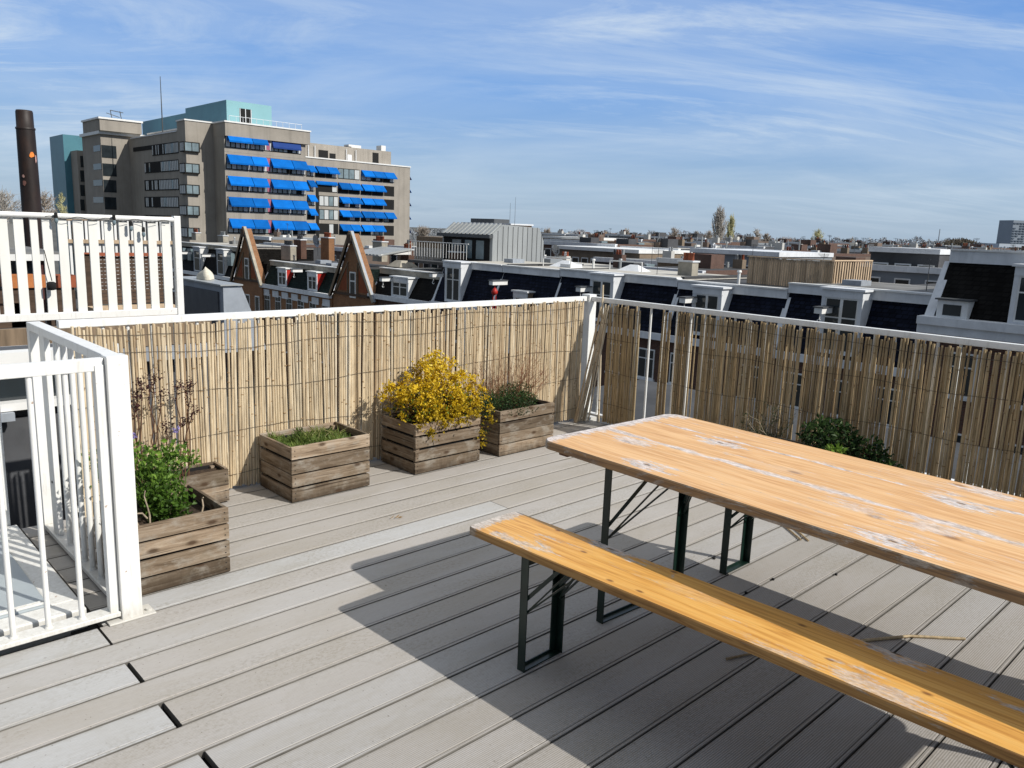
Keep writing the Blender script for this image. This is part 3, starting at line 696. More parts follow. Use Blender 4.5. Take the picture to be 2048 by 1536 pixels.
# ------------------------------------------------------------------ beer table and benches
def folding(name, label, cat, end, deg, width, length, h, th, top_mat, inset, legw, rc, group=None):
    t = thing(name, label, cat, (end[0], end[1], 0), group); ORI[t.name] = Vector((0,0,0))
    # local frame: origin at the end's middle, +x to the right-hand neighbour, -y along the length
    pts = []; hw = width/2
    for cx, cy, a0 in ((hw-rc,-rc,0), (-hw+rc,-rc,90), (-hw+rc,-length+rc,180), (hw-rc,-length+rc,270)):
        for k in range(7): a = rad(a0+15*k); pts.append((cx+rc*math.cos(a), cy+rc*math.sin(a)))
    mb = MB(); n = len(pts); e = .004
    def inner(p, d):
        x, y = p; return (x-d*(1 if x > 0 else -1), y-d*(1 if y > -length/2 else -1))
    lay = [[(x,y,h-th) for x,y in pts], [(x,y,h-e) for x,y in pts], [(*inner(p,e*.8),h) for p in pts]]
    for a in range(2):
        mb.poly(lay[a]+lay[a+1], [(i,(i+1)%n,n+(i+1)%n,n+i) for i in range(n)], 1 if a == 0 else 1)
    mb.poly(lay[2], [tuple(range(n))], 0); mb.poly(lay[0], [tuple(range(n-1,-1,-1))], 1)
    mb.build('seat' if cat == 'bench' else 'tabletop', [top_mat, EDGEB if cat == 'bench' else EDGEW], t)
    for yb in (-.055, -length+.055-.045):
        mb = MB(); mb.box(-hw+.05, yb-.045, h-th-.028, hw-.05, yb, h-th-.0005); mb.build('batten', BATTEN, t, .003)
    for ys, dr in ((-inset, -1), (-length+inset, 1)):
        fr = None; fl = .034; tk = .004; zt = h-th-.006
        for sx in (-1, 1):
            mb = MB(); x = sx*legw/2
            mb.box(x, ys, .0, x-sx*fl, ys-dr*-0+tk*0-.004, zt)                 # flange across the table
            mb.box(x, ys-.004, .0, x-sx*tk, ys-fl, zt)                         # flange along the table
            mb.build('leg', GREENM, t, .001)
        mb = MB(); mb.box(-legw/2+tk+.001, ys-.005, .0, legw/2-tk-.001, ys-.030, .005); mb.box(-legw/2+fl+.001, ys-.001, .0, legw/2-fl-.001, ys-.0045, .014); mb.build('foot_bar', GREENM, t)
        mb = MB(); mb.box(-legw/2+tk+.001, ys-.006, zt-.03, legw/2-tk-.001, ys-.03, zt-.002); mb.build('top_bar', GREENM, t)
        zb = zt*.58 if cat != 'bench' else zt*.62
        for sx in (-1, 1):
            for yy, xx, w in ((.30, .60, .016), (.34, .22, .007), (.42, .05, .007)):
                mb = MB(); mb.bar((sx*(legw/2-.012), ys-.018, zb if w > .01 else zb-.05), (sx*legw/2*xx, ys+dr*yy*(.85 if cat == 'bench' else 1)*.62, zt+.004), w, w*.8); mb.build('brace', GREENM, t)
    t.rotation_euler = (0, 0, rad(deg)); ORI[t.name] = Vector((end[0], end[1], 0))
    return t
folding('beer_table', 'folding beer table with worn orange board top and dark green legs', 'table', (2.478, 2.003), -2.2, .795, 2.06, .705, .030, TABLEW, .205, .50, .055)
folding('beer_bench', 'narrow honey-coloured folding bench in front of the table', 'bench', (1.837, 2.005), 2.4, .240, 2.06, .450, .028, BENCHW, .245, .198, .022, 'folding beer benches')
folding('beer_bench', 'folding bench mostly hidden on the far side of the table, green legs showing', 'bench', (3.095, 2.01), 0.2, .240, 2.06, .450, .028, BENCHW, .260, .205, .022, 'folding beer benches')

# things lying on the deck
def lie(name, label, cat, a, b, r, m=0.5, sag=.004):
    mb = MB(); a, b = Vector((*a,r+.001)), Vector((*b,r+.001)); mid = a.lerp(b,.5)+Vector((sag,sag,0))
    mb.path([a, mid, b], r, r*.85, 6, 0, m); tag(mb.build(name, [CANE_R, NODE]), label, cat)
lie('bamboo_cane', 'bent tan reed lying on the deck between bench and table shadow at the right', 'cane', (2.87,1.06), (3.20,.805), .006, .75, .02)
lie('bamboo_cane', 'short dark reed lying in the shade just in front of the bench', 'cane', (2.36,1.32), (2.56,1.235), .0045, .15)
lie('bamboo_cane', 'long weathered reed lying beyond the table legs, left of its twin', 'cane', (3.90,2.02), (3.655,1.70), .005, .5)
lie('bamboo_cane', 'long weathered reed lying beyond the table legs, its end nearest the table', 'cane', (3.93,1.98), (3.672,1.668), .005, .7)
mb = MB(); c = Vector((2.243,3.18,.003))
for dx, dy, s in ((-.03,.005,.035),(.0,.0,.032),(.012,-.006,.026)): mb.leaf(c+Vector((dx,dy,.003)), (.9,-.2,.22), s, .016, 0, .5, -.3)
tag(mb.build('dry_leaf', LEAFD), 'small curled dry leaf lying on the sunny deck in front of the crates', 'leaf')
for i, (px, py, lab) in enumerate([(1428,1118,'dark crumb of soil by the foot of the far bench'),(1546,1160,'dark crumb of soil on the deck under the table, left of another'),(1672,1150,'dark crumb of soil on the deck under the table, the rightmost crumb'),(1492,1187,'larger dark crumb of soil at the edge of the table shadow')]):
    p = PZ(px, py); rock((p.x,p.y,.004), (.008,.007,.006), 'soil_crumb', lab, DARK, 40+i)['category'] = 'crumb'

# ------------------------------------------------------------------ setting: ground of the city
GZ = -13.0
mb = MB(); n = 24
for i in range(n):
    a0, a1 = 2*math.pi*i/n, 2*math.pi*(i+1)/n
    mb.face([(0,0,GZ),(9000*math.cos(a0),9000*math.sin(a0),GZ),(9000*math.cos(a1),9000*math.sin(a1),GZ)])
GROUND = M('city_ground', (.085,.085,.075), .95, .35, .02)
tag(mb.build('ground', GROUND, loc=(0,0,GZ)), kind='structure')
# the building that carries the terrace
t = thing('terrace_house', 'brick house carrying the roof terrace, below the deck', 'house', (1.5, 0, GZ))
mb = MB(); mb.box(-9, -12, GZ, XR+.02, YL+.04, -.32); mb.build('wall', BRICK, t)

def bx(name, mat, parent, *a, bevel=0, m2=None):
    mb = MB(); mb.box(*a); return mb.build(name, mat, parent, bevel)

# ------------------------------------------------------------------ hospital
H = thing('hospital', 'large concrete hospital block with rows of bright blue awnings', 'building', (60, 140, GZ))
Yf = 122.6
Xa = PY(452, 400, Yf).x; Xb = PY(612, 400, Yf).x; zt = PY(450, 244.5, Yf).z
Y1 = PX(430, 400, Xa).y; X1 = PY(376, 400, Y1).x; z1 = PY(376, 241, Y1).z
Y1b = PX(360, 400, X1).y; z1b = PX(360, 262, X1).z
Y2 = PX(263, 400, X1).y; X2 = PY(208.5, 400, Y2).x
Y3 = PX(172, 400, X2).y
bx('wall', CONC, H, Xa, Yf, GZ, Xb, Yf+32, zt-4.3)
bx('wall', CONC, H, Xa, Yf-.02, zt-4.3, Xb+.02, Yf+32.02, zt-2.0)
bx('parapet', CONC, H, Xa-.02, Yf-.55, zt-2.0, Xb+.6, Yf+32.1, zt)
bx('coping', TRIMW, H, Xa-.15, Yf-.68, zt, Xb+.75, Yf+32.2, zt+.22)
bx('wall', CONC, H, X1, Y1, GZ, Xa+.02, Y1b, z1); bx('coping', TRIMW, H, X1-.12, Y1-.12, z1, Xa, Y1b+.1, z1+.2)
bx('wall', CONC, H, X1+.03, Y1b, GZ, Xa+6, Y2+3, z1b); bx('coping', TRIM, H, X1-.08, Y1b+.1, z1b, X1+.5, Y2-1.2, z1b+.2)
bx('wall', CONC, H, X2, Y2, GZ, X1+8, Y3, PY(209, 268, Y2).z)
zu0 = PY(209, 268, Y2).z + .002
Xu0, Xu1 = PY(199.5, 250, Y2-1.2).x, PY(283, 250, Y2-1.2).x; zu1 = PY(199.5, 237, Y2-1.2).z
bx('coping', TRIMW, H, X2-.35, Y2-.5, zu0-.05, X1+7, Y3+.2, zu0+.45)
bx('upper_storey', CONC, H, Xu0, Y2-1.2, zu0+.46, Xu1, PX(165, 245, Xu0).y, zu1); bx('coping', TRIMW, H, Xu0-.2, Y2-1.4, zu1, Xu1+.2, PX(165,245,Xu0).y+.2, zu1+.3)
# teal tower and low wing on the far left
Yt = Y3+6; xt0, xt1 = PY(131, 350, Yt).x, PY(172, 350, Yt).x; 
bx('teal_tower', TEAL, H, xt0, Yt, GZ, xt1+4, Yt+9, PY(131, 269, Yt).z)
bx('low_wing', CONCD, H, PY(157, 350, Y3+2).x, Y3+2, GZ, PY(180,350,Y3+2).x, Yt-.02, PY(160, 301, Y3+2).z)
# teal plant rooms on the roof
Yp = Yf+8; xp0, xp1 = PY(453, 220, Yp).x, PY(543, 220, Yp).x; zp = PY(453, 199.5, Yp).z
yp1 = PX(371, 225, xp0).y; yp2 = PX(284, 245, xp0).y
bx('plant_room', TEAL, H, xp0, Yp+.05, zt-4, xp1-.03, yp1, zp); bx('plant_room_front', TEALL, H, xp0+.01, Yp, zt-.3, xp1, Yp+.05, zp-.01)  # paler teal sheet paints sunlight onto the front
bx('plant_room', TEAL, H, xp0+.02, yp1, z1b-3, xp1-.05, yp2, PX(371, 226, xp0).z)
w_ = bx('door', DARK, H, PY(479, 230, Yp).x, Yp-.03, PY(480,246,Yp).z, PY(503, 230, Yp).x, Yp-.001, PY(480, 216.5, Yp).z)
for px in (480, 491, 502): bx('door_bar', TRIM, H, PY(px,230,Yp).x-.05, Yp-.07, PY(480,246,Yp).z, PY(px,230,Yp).x+.05, Yp-.031, PY(480, 216.5, Yp).z)
mb = MB(); c = PR(324, 232, 150); mb.tube((c.x,c.y,c.z-3), (c.x,c.y,PR(324,153,150).z), .12, .05, 6); mb.build('mast', ZINCD, H)
mb = MB()
for px in (224, 243):
    c = PY(px, 237, Y2); mb.tube((c.x,c.y,zu1+.3), (c.x-.2,c.y,zu1+1.7), .07, .07, 5)
a, b = PY(221,237,Y2), PY(247,237,Y2); mb.bar((a.x,a.y,zu1+1.7),(b.x,b.y,zu1+1.5),.12,.12); mb.bar((a.x,a.y+2,zu1+1.4),(b.x,b.y+2,zu1+.9),.1,.1)
mb.build('roof_gantry', ZINCD, H)
mb = MB()                                                         # roof edge rail
for k in range(12):
    x = Xa+1+(Xb-Xa-1.5)*k/11; mb.tube((x,Yf+.2,zt+.2),(x,Yf+.2,zt+1.1),.035,.035,4)
mb.bar((Xa+1,Yf+.2,zt+1.1),(Xb-.5,Yf+.2,zt+1.1),.06,.06); mb.build('roof_rail', TRIM, H)

def awning(x0, x1, y, z, out=1.0, drop=1.22, mat=None, a=.5, tilt=0):
    mb = MB(); g = .04
    p = [(x0,y-.02,z),(x1,y-.02,z),(x1+tilt,y-out,z-drop),(x0+tilt,y-out,z-drop)]
    q = [(a_,b_,c_+.05) for a_,b_,c_ in p]
    mb.hexa([p[0],p[1],p[2],p[3],q[0],q[1],q[2],q[3]], 0, a)
    mb.box(x0+tilt, y-out-.03, z-drop-.20, x1+tilt, y-out, z-drop+.05, 0, a*.8)
    mb.face([(x0,y-.02,z-.02),(x0+tilt,y-out,z-drop),(x0,y-.02,z-drop)], 0, a*.5)
    return mb.build('awning', mat or BLUE, H)
def band(x0, x1, y, z0, z1, n, lit=.5):
    f = bx('window', DARK, H, x0, y-.04, z0, x1, y-.005, z1)
    mb = MB(); wd = (x1-x0)/n
    for i in range(n):
        if R_.random() < lit: mb.box(x0+wd*i+.09, y-.075, z0+.14, x0+wd*(i+1)-.09, y-.045, z1-.14, 0 if R_.random() < .6 else 1)
    if mb.v: mb.build('pane', [CURT, GLASSB], f)
ZS = [PY(458, y, Yf).z for y in (265.5, 309.2, 352.2, 394.0, 437.5)]
xs = [PY(p, 350, Yf).x for p in (455, 502.5, 533, 541, 583, 611)]
for k, z in enumerate(ZS):
    band(xs[0]-.2, xs[5]+(.0 if k else -.8), Yf, z-2.2, z+.05, 16, .92)
    bx('pink_panel', PINK, H, xs[2]+.05, Yf-.10, z-2.0, xs[3]-.05, Yf-.045, z)
    awning(xs[0], xs[1]-.06, Yf-.08, z, a=R_.random()); awning(xs[1]+.03, xs[2], Yf-.08, z, a=R_.random())
    if k: awning(xs[3], xs[4]-.06, Yf-.08, z-.05, a=R_.random()); awning(xs[4]+.03, xs[5]+.1, Yf-.08, z-.05, a=R_.random())
    else: awning(xs[3]+.3, xs[5]-1.0, Yf-.08, z-.1, .55, 1.35, BLUED)  # darkened blue puts the overhang's shade into this retracted awning
# corner bay windows, long dark wall windows
for py in (283.8, 326.5, 369, 411, 455):
    z0, z1_ = PY(376, py+20, Y1).z, PY(376, py, Y1).z
    f = bx('bay_window', DARK, H, X1-.45, Y1-.45, z0, PY(397, py, Y1).x, PX(364.5, py, X1).y, z1_)
    mb = MB(); xe = PY(397, py, Y1).x; ye = PX(364.5, py, X1).y
    for i in range(2): mb.box(X1-.3+(xe-X1+.2)*i/2, Y1-.48, z0+.15, X1-.3+(xe-X1+.2)*(i+1)/2-.12, Y1-.452, z1_-.15, 0)
    for i in range(3): mb.box(X1-.48, Y1-.3+(ye-Y1+.2)*i/3, z0+.15, X1-.452, Y1-.3+(ye-Y1+.2)*(i+1)/3-.15, z1_-.15, 1)
    mb.build('pane', [GLASSB, CURT], f)
for k, py in enumerate((283, 319, 357, 393, 432)):
    z1_ = PX(355, py, X1).z; z0 = z1_-1.75
    ya, yb = PX(357, py, X1).y, PX(304 if k == 0 else 289, py, X1).y
    f = bx('window', DARK, H, X1-.05, ya, z0, X1+.028, yb, z1_); mb = MB(); nn = 22; wd = (yb-ya)/nn
    for i in range(nn):
        if i < 11 or R_.random() < .3: mb.box(X1-.08, ya+wd*i+.1, z0+.15, X1-.051, ya+wd*(i+1)-.1, z1_-.15, 0 if R_.random() < .75 else 1)
    mb.build('pane', [CURT, GLASSB], f)
    if k == 0: bx('window', DARK, H, X1-.05, PX(303, py, X1).y, z1_-.7, X1+.028, PX(266, py, X1).y, z1_)
for py in (290.5, 327, 359.5, 394, 431):
    z1_ = PY(212, py, Y2).z
    bx('window', GLASS, H, X2+.05, Y2-.05, z1_-2.1, PY(232, py, Y2).x, Y2-.002, z1_); bx('window', GLASS, H, X2-.05, Y2+.3, z1_-1.0, X2-.002, PX(187, py, X2).y, z1_)
for py in (312, 341, 370, 399): 
    z1_ = PY(165, py, Y3+2).z; bx('window', GLASS, H, PY(160,py,Y3+2).x, Y3+1.95, z1_-2, PY(168.5,py,Y3+2).x, Y3+1.99, z1_)
# rear wing
Yr = 150.0; Xr0, Xr1 = PY(600, 400, Yr).x, PY(819.5, 400, Yr).x; zr = PY(700, 323.5, Yr).z
bx('wall', CONC, H, Xr0, Yr, GZ, Xr1, Yr+16, zr); bx('coping', TRIMW, H, Xr0, Yr-.15, zr, Xr1+.15, Yr+16.1, zr+.25)
yq = Yr+7
bx('plant_room', CONCD, H, PY(600,300,yq).x, yq, zr-1, PY(782,310,yq).x, yq+8, PY(700, 294.5, yq).z)
for a, b, c, d, m_ in ((637,656,299.5,319,DARK),(659,671,306.5,320,DARK),(695,703,309,321,TRIM),(745,757,305,329,DARK)):  # last dark entry is no door: it paints shade beside the block
    bx('door', m_, H, PY(a,310,yq).x, yq-.05, PY(a,d,yq).z, PY(b,310,yq).x, yq-.003, PY(a,c,yq).z)
for px in (617,630,693,712): mb = MB(); c = PY(px,310,yq-.3); mb.tube((c.x,c.y,zr),(c.x,c.y,zr+3.2),.09,.09,5); mb.build('pipe', TRIM, H)
for px, w_, h_ in ((705,3.2,.9),(762,1.2,.8),(694,1.0,.6)):
    c = PY(px, 296, yq+2); bx('roof_unit', TRIMW if w_ > 1.1 else DGREY, H, c.x-w_/2, yq+1, PY(px,297,yq).z-.6, c.x+w_/2, yq+3, PY(px,297,yq).z+h_)
rows = [(340.5, [(614,629,'a'),(631,674,'aa'),(676,719,'w'),(722,788,'aaa')]), (368.7, [(614,629,'a'),(632,674,'s'),(676,720,'aa'),(722,767,'aa'),(768,788,'d')]),
        (396.3, [(614,630,'a'),(638,676,'w'),(678,720,'aa'),(722,767,'aa'),(768,788,'d')]), (422.6, [(614,630,'a'),(638,676,'w'),(678,720,'aa'),(722,767,'aa'),(768,788,'a')]),
        (450.0, [(614,632,'a'),(638,676,'d'),(678,720,'aa'),(722,767,'aa'),(768,788,'d')])]
for y, segs in rows:
    z = PY(722, y, Yr).z
    for a, b, k in segs:
        xa_, xb_ = PY(a,400,Yr).x, PY(b,400,Yr).x
        band(xa_, xb_, Yr, z-2.1, z+.05, max(2, int((xb_-xa_)/1.1)), .9 if k == 'w' else .35 if k != 'd' else .1)
        if 'a' in k:
            q = len(k)
            for i in range(q): awning(xa_+(xb_-xa_)*i/q+.04, xa_+(xb_-xa_)*(i+1)/q-.08, Yr-.09, z, .95, 1.15, None, R_.random(), .25)
        if k == 's': awning(xa_, xb_, Yr-.09, z, .35, .5, None, .4)
xn = PY(631.5,400,Yr).x; bx('recess_shade', DARK, H, xn, Yr-.06, GZ, PY(637.5,400,Yr).x, Yr-.001, PY(634,371,Yr).z)  # flat dark strip on the wall paints in the notch's shade
for k, y in enumerate((350, 376, 403, 430, 457)):
    z = PY(819, y, Yr).z; bx('window', GLASS, H, Xr1+.001, Yr+1, z-1.6, Xr1+.05, Yr+4, z+.4)
    mb = MB(); mb.hexa([(Xr1+.06,Yr+.8,z+.4),(Xr1+.06,Yr+4,z+.4),(Xr1+1.1,Yr+4,z-1.0),(Xr1+1.1,Yr+.8,z-1.0)]+[(Xr1+.06,Yr+.8,z+.46),(Xr1+.06,Yr+4,z+.46),(Xr1+1.12,Yr+4,z-.94),(Xr1+1.12,Yr+.8,z-.94)]); mb.build('awning', BLUE if k % 2 else BLUED, H)

# ------------------------------------------------------------------ mansard row across the gardens
XF, XT = 33.0, 34.1
def Yp_(px, X=XF): return PX(px, 560, X).y
def facade_windows(t, ya, yb, ze, step=1.75, rows=(( -2.4,1.55), (-5.6,1.7)), mat=None):
    n = max(1, int((yb-ya-.5)/step)); s = (yb-ya)/n
    for dz, h in rows:
        for i in range(n):
            yc = ya+s*(i+.5); z0 = ze+dz
            f = MB(); f.box(XF-.04, yc-.52, z0, XF+.02, yc+.52, z0+h); fr = f.build('window', TRIMW, t)
            p = MB()
            for a, b in ((-.45,-.03),(.03,.45)): p.box(XF-.055, yc+a, z0+.08, XF-.041, yc+b, z0+h*.66); p.box(XF-.055, yc+a, z0+h*.66+.06, XF-.041, yc+b, z0+h-.07)
            p.build('pane', GLASS, fr)
            bx('sill', TRIM, t, XF-.12, yc-.6, z0-.1, XF-.005, yc+.6, z0-.003)
def roof_clutter(t, ya, yb, z, xt, xb):
    rr = random.Random(int(ya*31)); n = max(2, int((yb-ya)/2.2))
    bx('party_wall', ROOFD, t, xt+.3, ya+.03, z+.031, xb-.1, ya+.25, z+.16)
    for k in range(n):
        y = ya+.6+(yb-ya-1.2)*(k+rr.random())/n; x = rr.uniform(xt+1, xb-1.5); q = rr.random()
        if q < .4: mb = MB(); h = rr.uniform(.3,.75); mb.tube((x,y,z+.03),(x,y,z+h),.075,.075,8); mb.tube((x,y,z+h),(x,y,z+h+.1),.13,.10,8); mb.build('vent_pipe', rr.choice((ZINC,DGREY,TRIMW)), t)
        elif q < .65: bx('roof_hatch', rr.choice((TRIM,GREYM,ROOFG)), t, x, y-.45, z+.031, x+1.1, y+.45, z+rr.uniform(.2,.4))
        elif q < .78: mb = MB(); h = rr.uniform(1.0,1.7); mb.tube((x,y,z+.03),(x,y,z+h),.02,.015,4); [mb.bar((x,y-.4+.04*j,z+h-.06-.07*j),(x,y+.4-.04*j,z+h-.06-.07*j),.02,.02) for j in range(5)]; mb.build('aerial', ZINCD, t)
        else: bx('felt_patch', rr.choice((ROOFD,ROOFG)), t, x-1, max(ya+.3,y-1.2), z+.0305, min(xb-.2,x+2), min(yb-.2,y+1.2), z+.036)
def mansard(t, ya, yb, zt, ze, slate, xt=XT, corn=TRIM, ch=.34, facade=BRICK, xb=41.5, roof=ROOFL, ends=(1,1)):
    bx('wall', facade, t, XF, ya+.02, GZ, xb, yb-.02, ze)
    mb = MB(); mb.poly([(XF,ya+.02,ze),(XF,yb-.02,ze),(xt,yb-.02,zt-.02),(xt,ya+.02,zt-.02),(xb,ya+.02,ze),(xb,yb-.02,ze),(xb,yb-.02,zt-.02),(xb,ya+.02,zt-.02)], [(0,3,2,1),(0,4,7,3),(1,2,6,5),(4,5,6,7)])
    mb.build('mansard', slate, t)
    bx('roof', roof, t, xt+.05, ya+.02, zt-.02, xb, yb-.02, zt+.03)
    roof_clutter(t, ya, yb, zt, xt, xb)
    bx('cornice', corn, t, xt-.30, ya+.02, zt-ch, xt+.10, yb-.02, zt+.09)
    bx('cornice', TRIMW, t, xt-.38, ya+.03, zt+.05, xt+.04, yb-.03, zt+.12)
    bx('gutter', TRIM, t, XF-.30, ya+.02, ze-.30, XF+.12, yb-.02, ze+.02)
    for e, y in zip(ends, (ya+.07, yb-.07)):
        if e: mb = MB(); mb.bar((XF-.02,y,ze+.02),(xt-.06,y,zt-ch),.16,.10); mb.build('verge', TRIM, t)
def dormer(t, ya, yb, z0, z1, x0=XF-.02, frame=TRIM, cheek=TRIM, n=2, hoist=None, hook=True, side=None, cap=TRIM, mid=True):
    d = MB(); xb_ = XF+1.25
    d.box(x0, ya, z0, x0+.06, ya+.16, z1-.3); d.box(x0, yb-.16, z0, x0+.06, yb, z1-.3); d.box(x0, ya, z0-.1, x0+.06, yb, z0); d.box(x0-.02, ya, z1-.32, x0+.06, yb, z1)
    dm = d.build('dormer', frame, t)
    bx('cheek', side or cheek, dm, x0+.061, ya, z0, xb_, ya+.06, z1-.02); bx('cheek', side or cheek, dm, x0+.061, yb-.06, z0, xb_, yb, z1-.02)
    bx('cap', cap, dm, x0-.10, ya-.10, z1-.001, xb_, yb+.10, z1+.09)
    w = (yb-ya-.32)/n; g = MB(); fr = MB()
    fr.box(x0+.012, ya+.16, z0, x0+.05, yb-.16, z1-.3)
    for i in range(n):
        a, b = ya+.16+w*i, ya+.16+w*(i+1); zm = z0+(z1-z0-.3)*.62
        g.box(x0+.004, a+.07, z0+.08, x0+.0118, b-.07, zm); g.box(x0+.004, a+.07, zm+.06, x0+.0118, b-.07, z1-.38)
    fr.build('window_frame', TRIMW, dm); g.build('pane', GLASS, dm)
    if hoist:
        y, z, ln = hoist
        b = bx('hoist_beam', TRIMW, dm, x0-ln, y-.17, z, x0-.001, y+.17, z+.24); bx('hoist_cap', ZINCD, dm, x0-ln-.05, y-.22, z+.241, x0, y+.22, z+.29)
        if hook:
            m = MB(); m.tube((x0-ln+.2,y,z),(x0-ln+.2,y,z-.25),.02,.02,5)
            for i in range(7):
                a0, a1 = math.pi*1.5*i/7-.4, math.pi*1.5*(i+1)/7-.4; m.tube((x0-ln+.2+.0,y+.10*math.sin(a0),z-.35+.10*math.cos(a0)),(x0-ln+.2,y+.10*math.sin(a1),z-.35+.10*math.cos(a1)),.025,.025,5)
            m.build('hook', TRIMW, dm)
    return dm
def chimney(t, px, pyt, wpx, X, base, pots, pot=TERRA, mat=BRICK, part=True):
    c = PX(px, pyt, X); w = max(.35, wpx/1587*c.length*.62); m = bx('chimney', mat, t, c.x-.3, c.y-w, base, c.x+.3, c.y+w, c.z)
    bx('chimney_cap', TRIM, m, c.x-.36, c.y-w-.06, c.z+.001, c.x+.36, c.y+w+.06, c.z+.09)
    for i in range(pots):
        y = c.y-w+.16+(2*w-.32)*(i+.5)/pots; q = MB(); q.ring((c.x,y,c.z+.09), [(.12,0),(.10,.34),(.125,.36),(.125,.42),(.08,.42)], 8, 0, R_.random()); q.build('pot', pot, m)

zA = lambda px, py: PX(px, py, XT).z
# tall black house on the right
t = thing('mansard_house', 'tall house at the right edge with a steep black slate front and small white window', 'house', (38, 5, GZ))
zt_, ze_ = PX(1950, 505, XT+.5).z, PX(1950, 655, XF).z
mansard(t, -3, PX(1868, 560, XF).y, zt_, ze_, BLACKS, XT+.5, TRIM, .42, BRICK, 44, ROOFG)
bx('ledge', TRIM, t, XF-.55, -3, ze_-.02, XF+.15, PX(1842, 650, XF).y, ze_+.28); bx('ledge', TRIM, t, XF-.42, -3, ze_-.36, XF+.15, PX(1842,650,XF).y, ze_-.022)
ya, yb = PX(1936, 620, XF-.1).y, PX(1874, 620, XF-.1).y; z0, z1 = PX(1905, 642, XF-.1).z, PX(1905, 601, XF-.1).z
yv = PX(1868, 560, XF).y; mb = MB(); mb.bar((XF-.05,yv+.02,ze_+.05),(XT+.42,yv+.02,zt_-.42),.34,.14); mb.build('verge', TRIM, t)
f = bx('roof_window', TRIMW, t, XF-.15, ya, z0, XF+1.0, yb, z1); bx('pane', GLASS, f, XF-.165, ya+.22, z0+.2, XF-.151, yb-.22, z1-.16); bx('cap', ZINCD, f, XF-.25, ya-.08, z1+.001, XF+1, yb+.08, z1+.06)
dormer(t, 5.7, PX(2022, 600, XF).y, ze_+.35, zt_-.42, XF-.05, TRIM, n=1)
dormer(t, 0.5, 2.6, ze_+.35, zt_-.42, XF-.05, TRIM, n=2)
facade_windows(t, -3, 11, ze_, 2.0, ((-2.7,1.7),(-6.0,1.9),(-9.2,1.9)))
# navy units
def unit(label, pa, pb, pyt_mid, pe, slate, facade=BRICK, roof=ROOFL, corn=TRIM, ends=(1,1), wins=True):
    ya, yb = Yp_(pb), Yp_(pa); pm = (pa+pb)/2; zt, ze = zA(pm, pyt_mid), pe
    t = thing('mansard_house', label, 'house', (38, (ya+yb)/2, GZ)); mansard(t, ya, yb, zt, ze, slate, corn=corn, facade=facade, roof=roof, ends=ends)
    if wins: facade_windows(t, ya, yb, ze)
    return t, ya, yb, zt, ze
ZE = -3.45
t, ya, yb, zt, ze = unit('navy slate house with a white double-window dormer, just left of the tall black house', 1560, 1866, 580, ZE, NAVY, roof=ROOFG)
dormer(t, Yp_(1731), Yp_(1648), ze+.3, zt-.0, frame=TRIM, hoist=(Yp_(1664), zt-.98, .95))
t, ya, yb, zt, ze = unit('navy slate house with a pale dormer and a brown chimney of four red pots', 1337, 1560, 571, ZE, NAVY, roof=ROOFD)
dormer(t, Yp_(1447), Yp_(1388), ze+.3, zt-.1, frame=TRIM, hoist=(Yp_(1392), zt-.85, 1.0))
chimney(t, 1377, 524, 26, 38, zt, 4, TERRA, RENDER)
t, ya, yb, zt, ze = unit('navy slate house with a tall white dormer directly beyond the railing corner', 1100, 1337, 548, ZE, NAVY)
dormer(t, Yp_(1228), Yp_(1181), ze+.3, zt+.0, frame=TRIM, hoist=(Yp_(1180), zt-.95, .9))
t, ya, yb, zt, ze = unit('navy slate house with a red hoist block beside a brown-sided dormer', 985, 1100, 536, ZE, NAVY, ends=(0,0))
d = dormer(t, Yp_(1056), Yp_(1028), ze+.2, zt-1.35, frame=TRIM, side=WOODB, cheek=WOODB, hoist=(Yp_(1012), zt-1.0, 1.2), hook=False)
y = Yp_(1012); mb = MB(); mb.tube((XF-.9,y,zt-1.0),(XF-.9,y,zt-1.2),.03,.03,5); mb.ring((XF-.9,y,zt-1.62),[(.02,0),(.17,.08),(.2,.22),(.1,.4),(.05,.44)],10); mb.tube((XF-.9,y-.12,zt-1.62),(XF-.9,y-.12,zt-2.6),.03,.03,5); mb.tube((XF-.9,y+.12,zt-1.62),(XF-.9,y+.12,zt-2.6),.03,.03,5); mb.build('hoist_block', REDP, d)
t, ya, yb, zt, ze = unit('navy slate house with a narrow white dormer below three dark chimney pots', 866, 985, 526, ZE, NAVY)
dormer(t, Yp_(922), Yp_(890), ze+.2, zt+.05, frame=TRIM, hoist=(Yp_(884), zt-.95, .9))
chimney(t, 914, 505, 24, 37.5, zt, 3, DGREY, BRICK)
t, ya, yb, zt, ze = unit('black slate house with cream flat roof right of the larger brick gable', 741, 866, 541, ZE-.1, BLACKS, roof=ROOFL, corn=RENDER)
dormer(t, Yp_(817), Yp_(783), ze+.1, zt-.42, frame=TRIM, cheek=TRIMW, hoist=(Yp_(783), zt-.72, .9))
chimney(t, 760, 484, 26, 40.5, zt, 5, TERRA, RENDER); chimney(t, 815, 500, 22, 40.8, zt, 5, TERRA, BRICK)
mb = MB(); c = PX(805, 522, 37); mb.poly([(c.x-.9,c.y-.9,zt+.04),(c.x+.9,c.y-.9,zt+.04),(c.x+.9,c.y+.9,zt+.04),(c.x-.9,c.y+.9,zt+.04),(c.x-.4,c.y-.4,zt+.5),(c.x+.4,c.y-.4,zt+.5),(c.x+.4,c.y+.4,zt+.5),(c.x-.4,c.y+.4,zt+.5)], [(4,5,6,7),(0,1,5,4),(1,2,6,5),(2,3,7,6),(3,0,4,7)]); mb.build('skylight', RENDER, t)
t, ya, yb, zt, ze = unit('black slate house with two dormers with red cheeks between the two brick gables', 524, 664, 528, -4.1, GREENS, facade=BRICKO, roof=ROOFD, corn=RENDER)
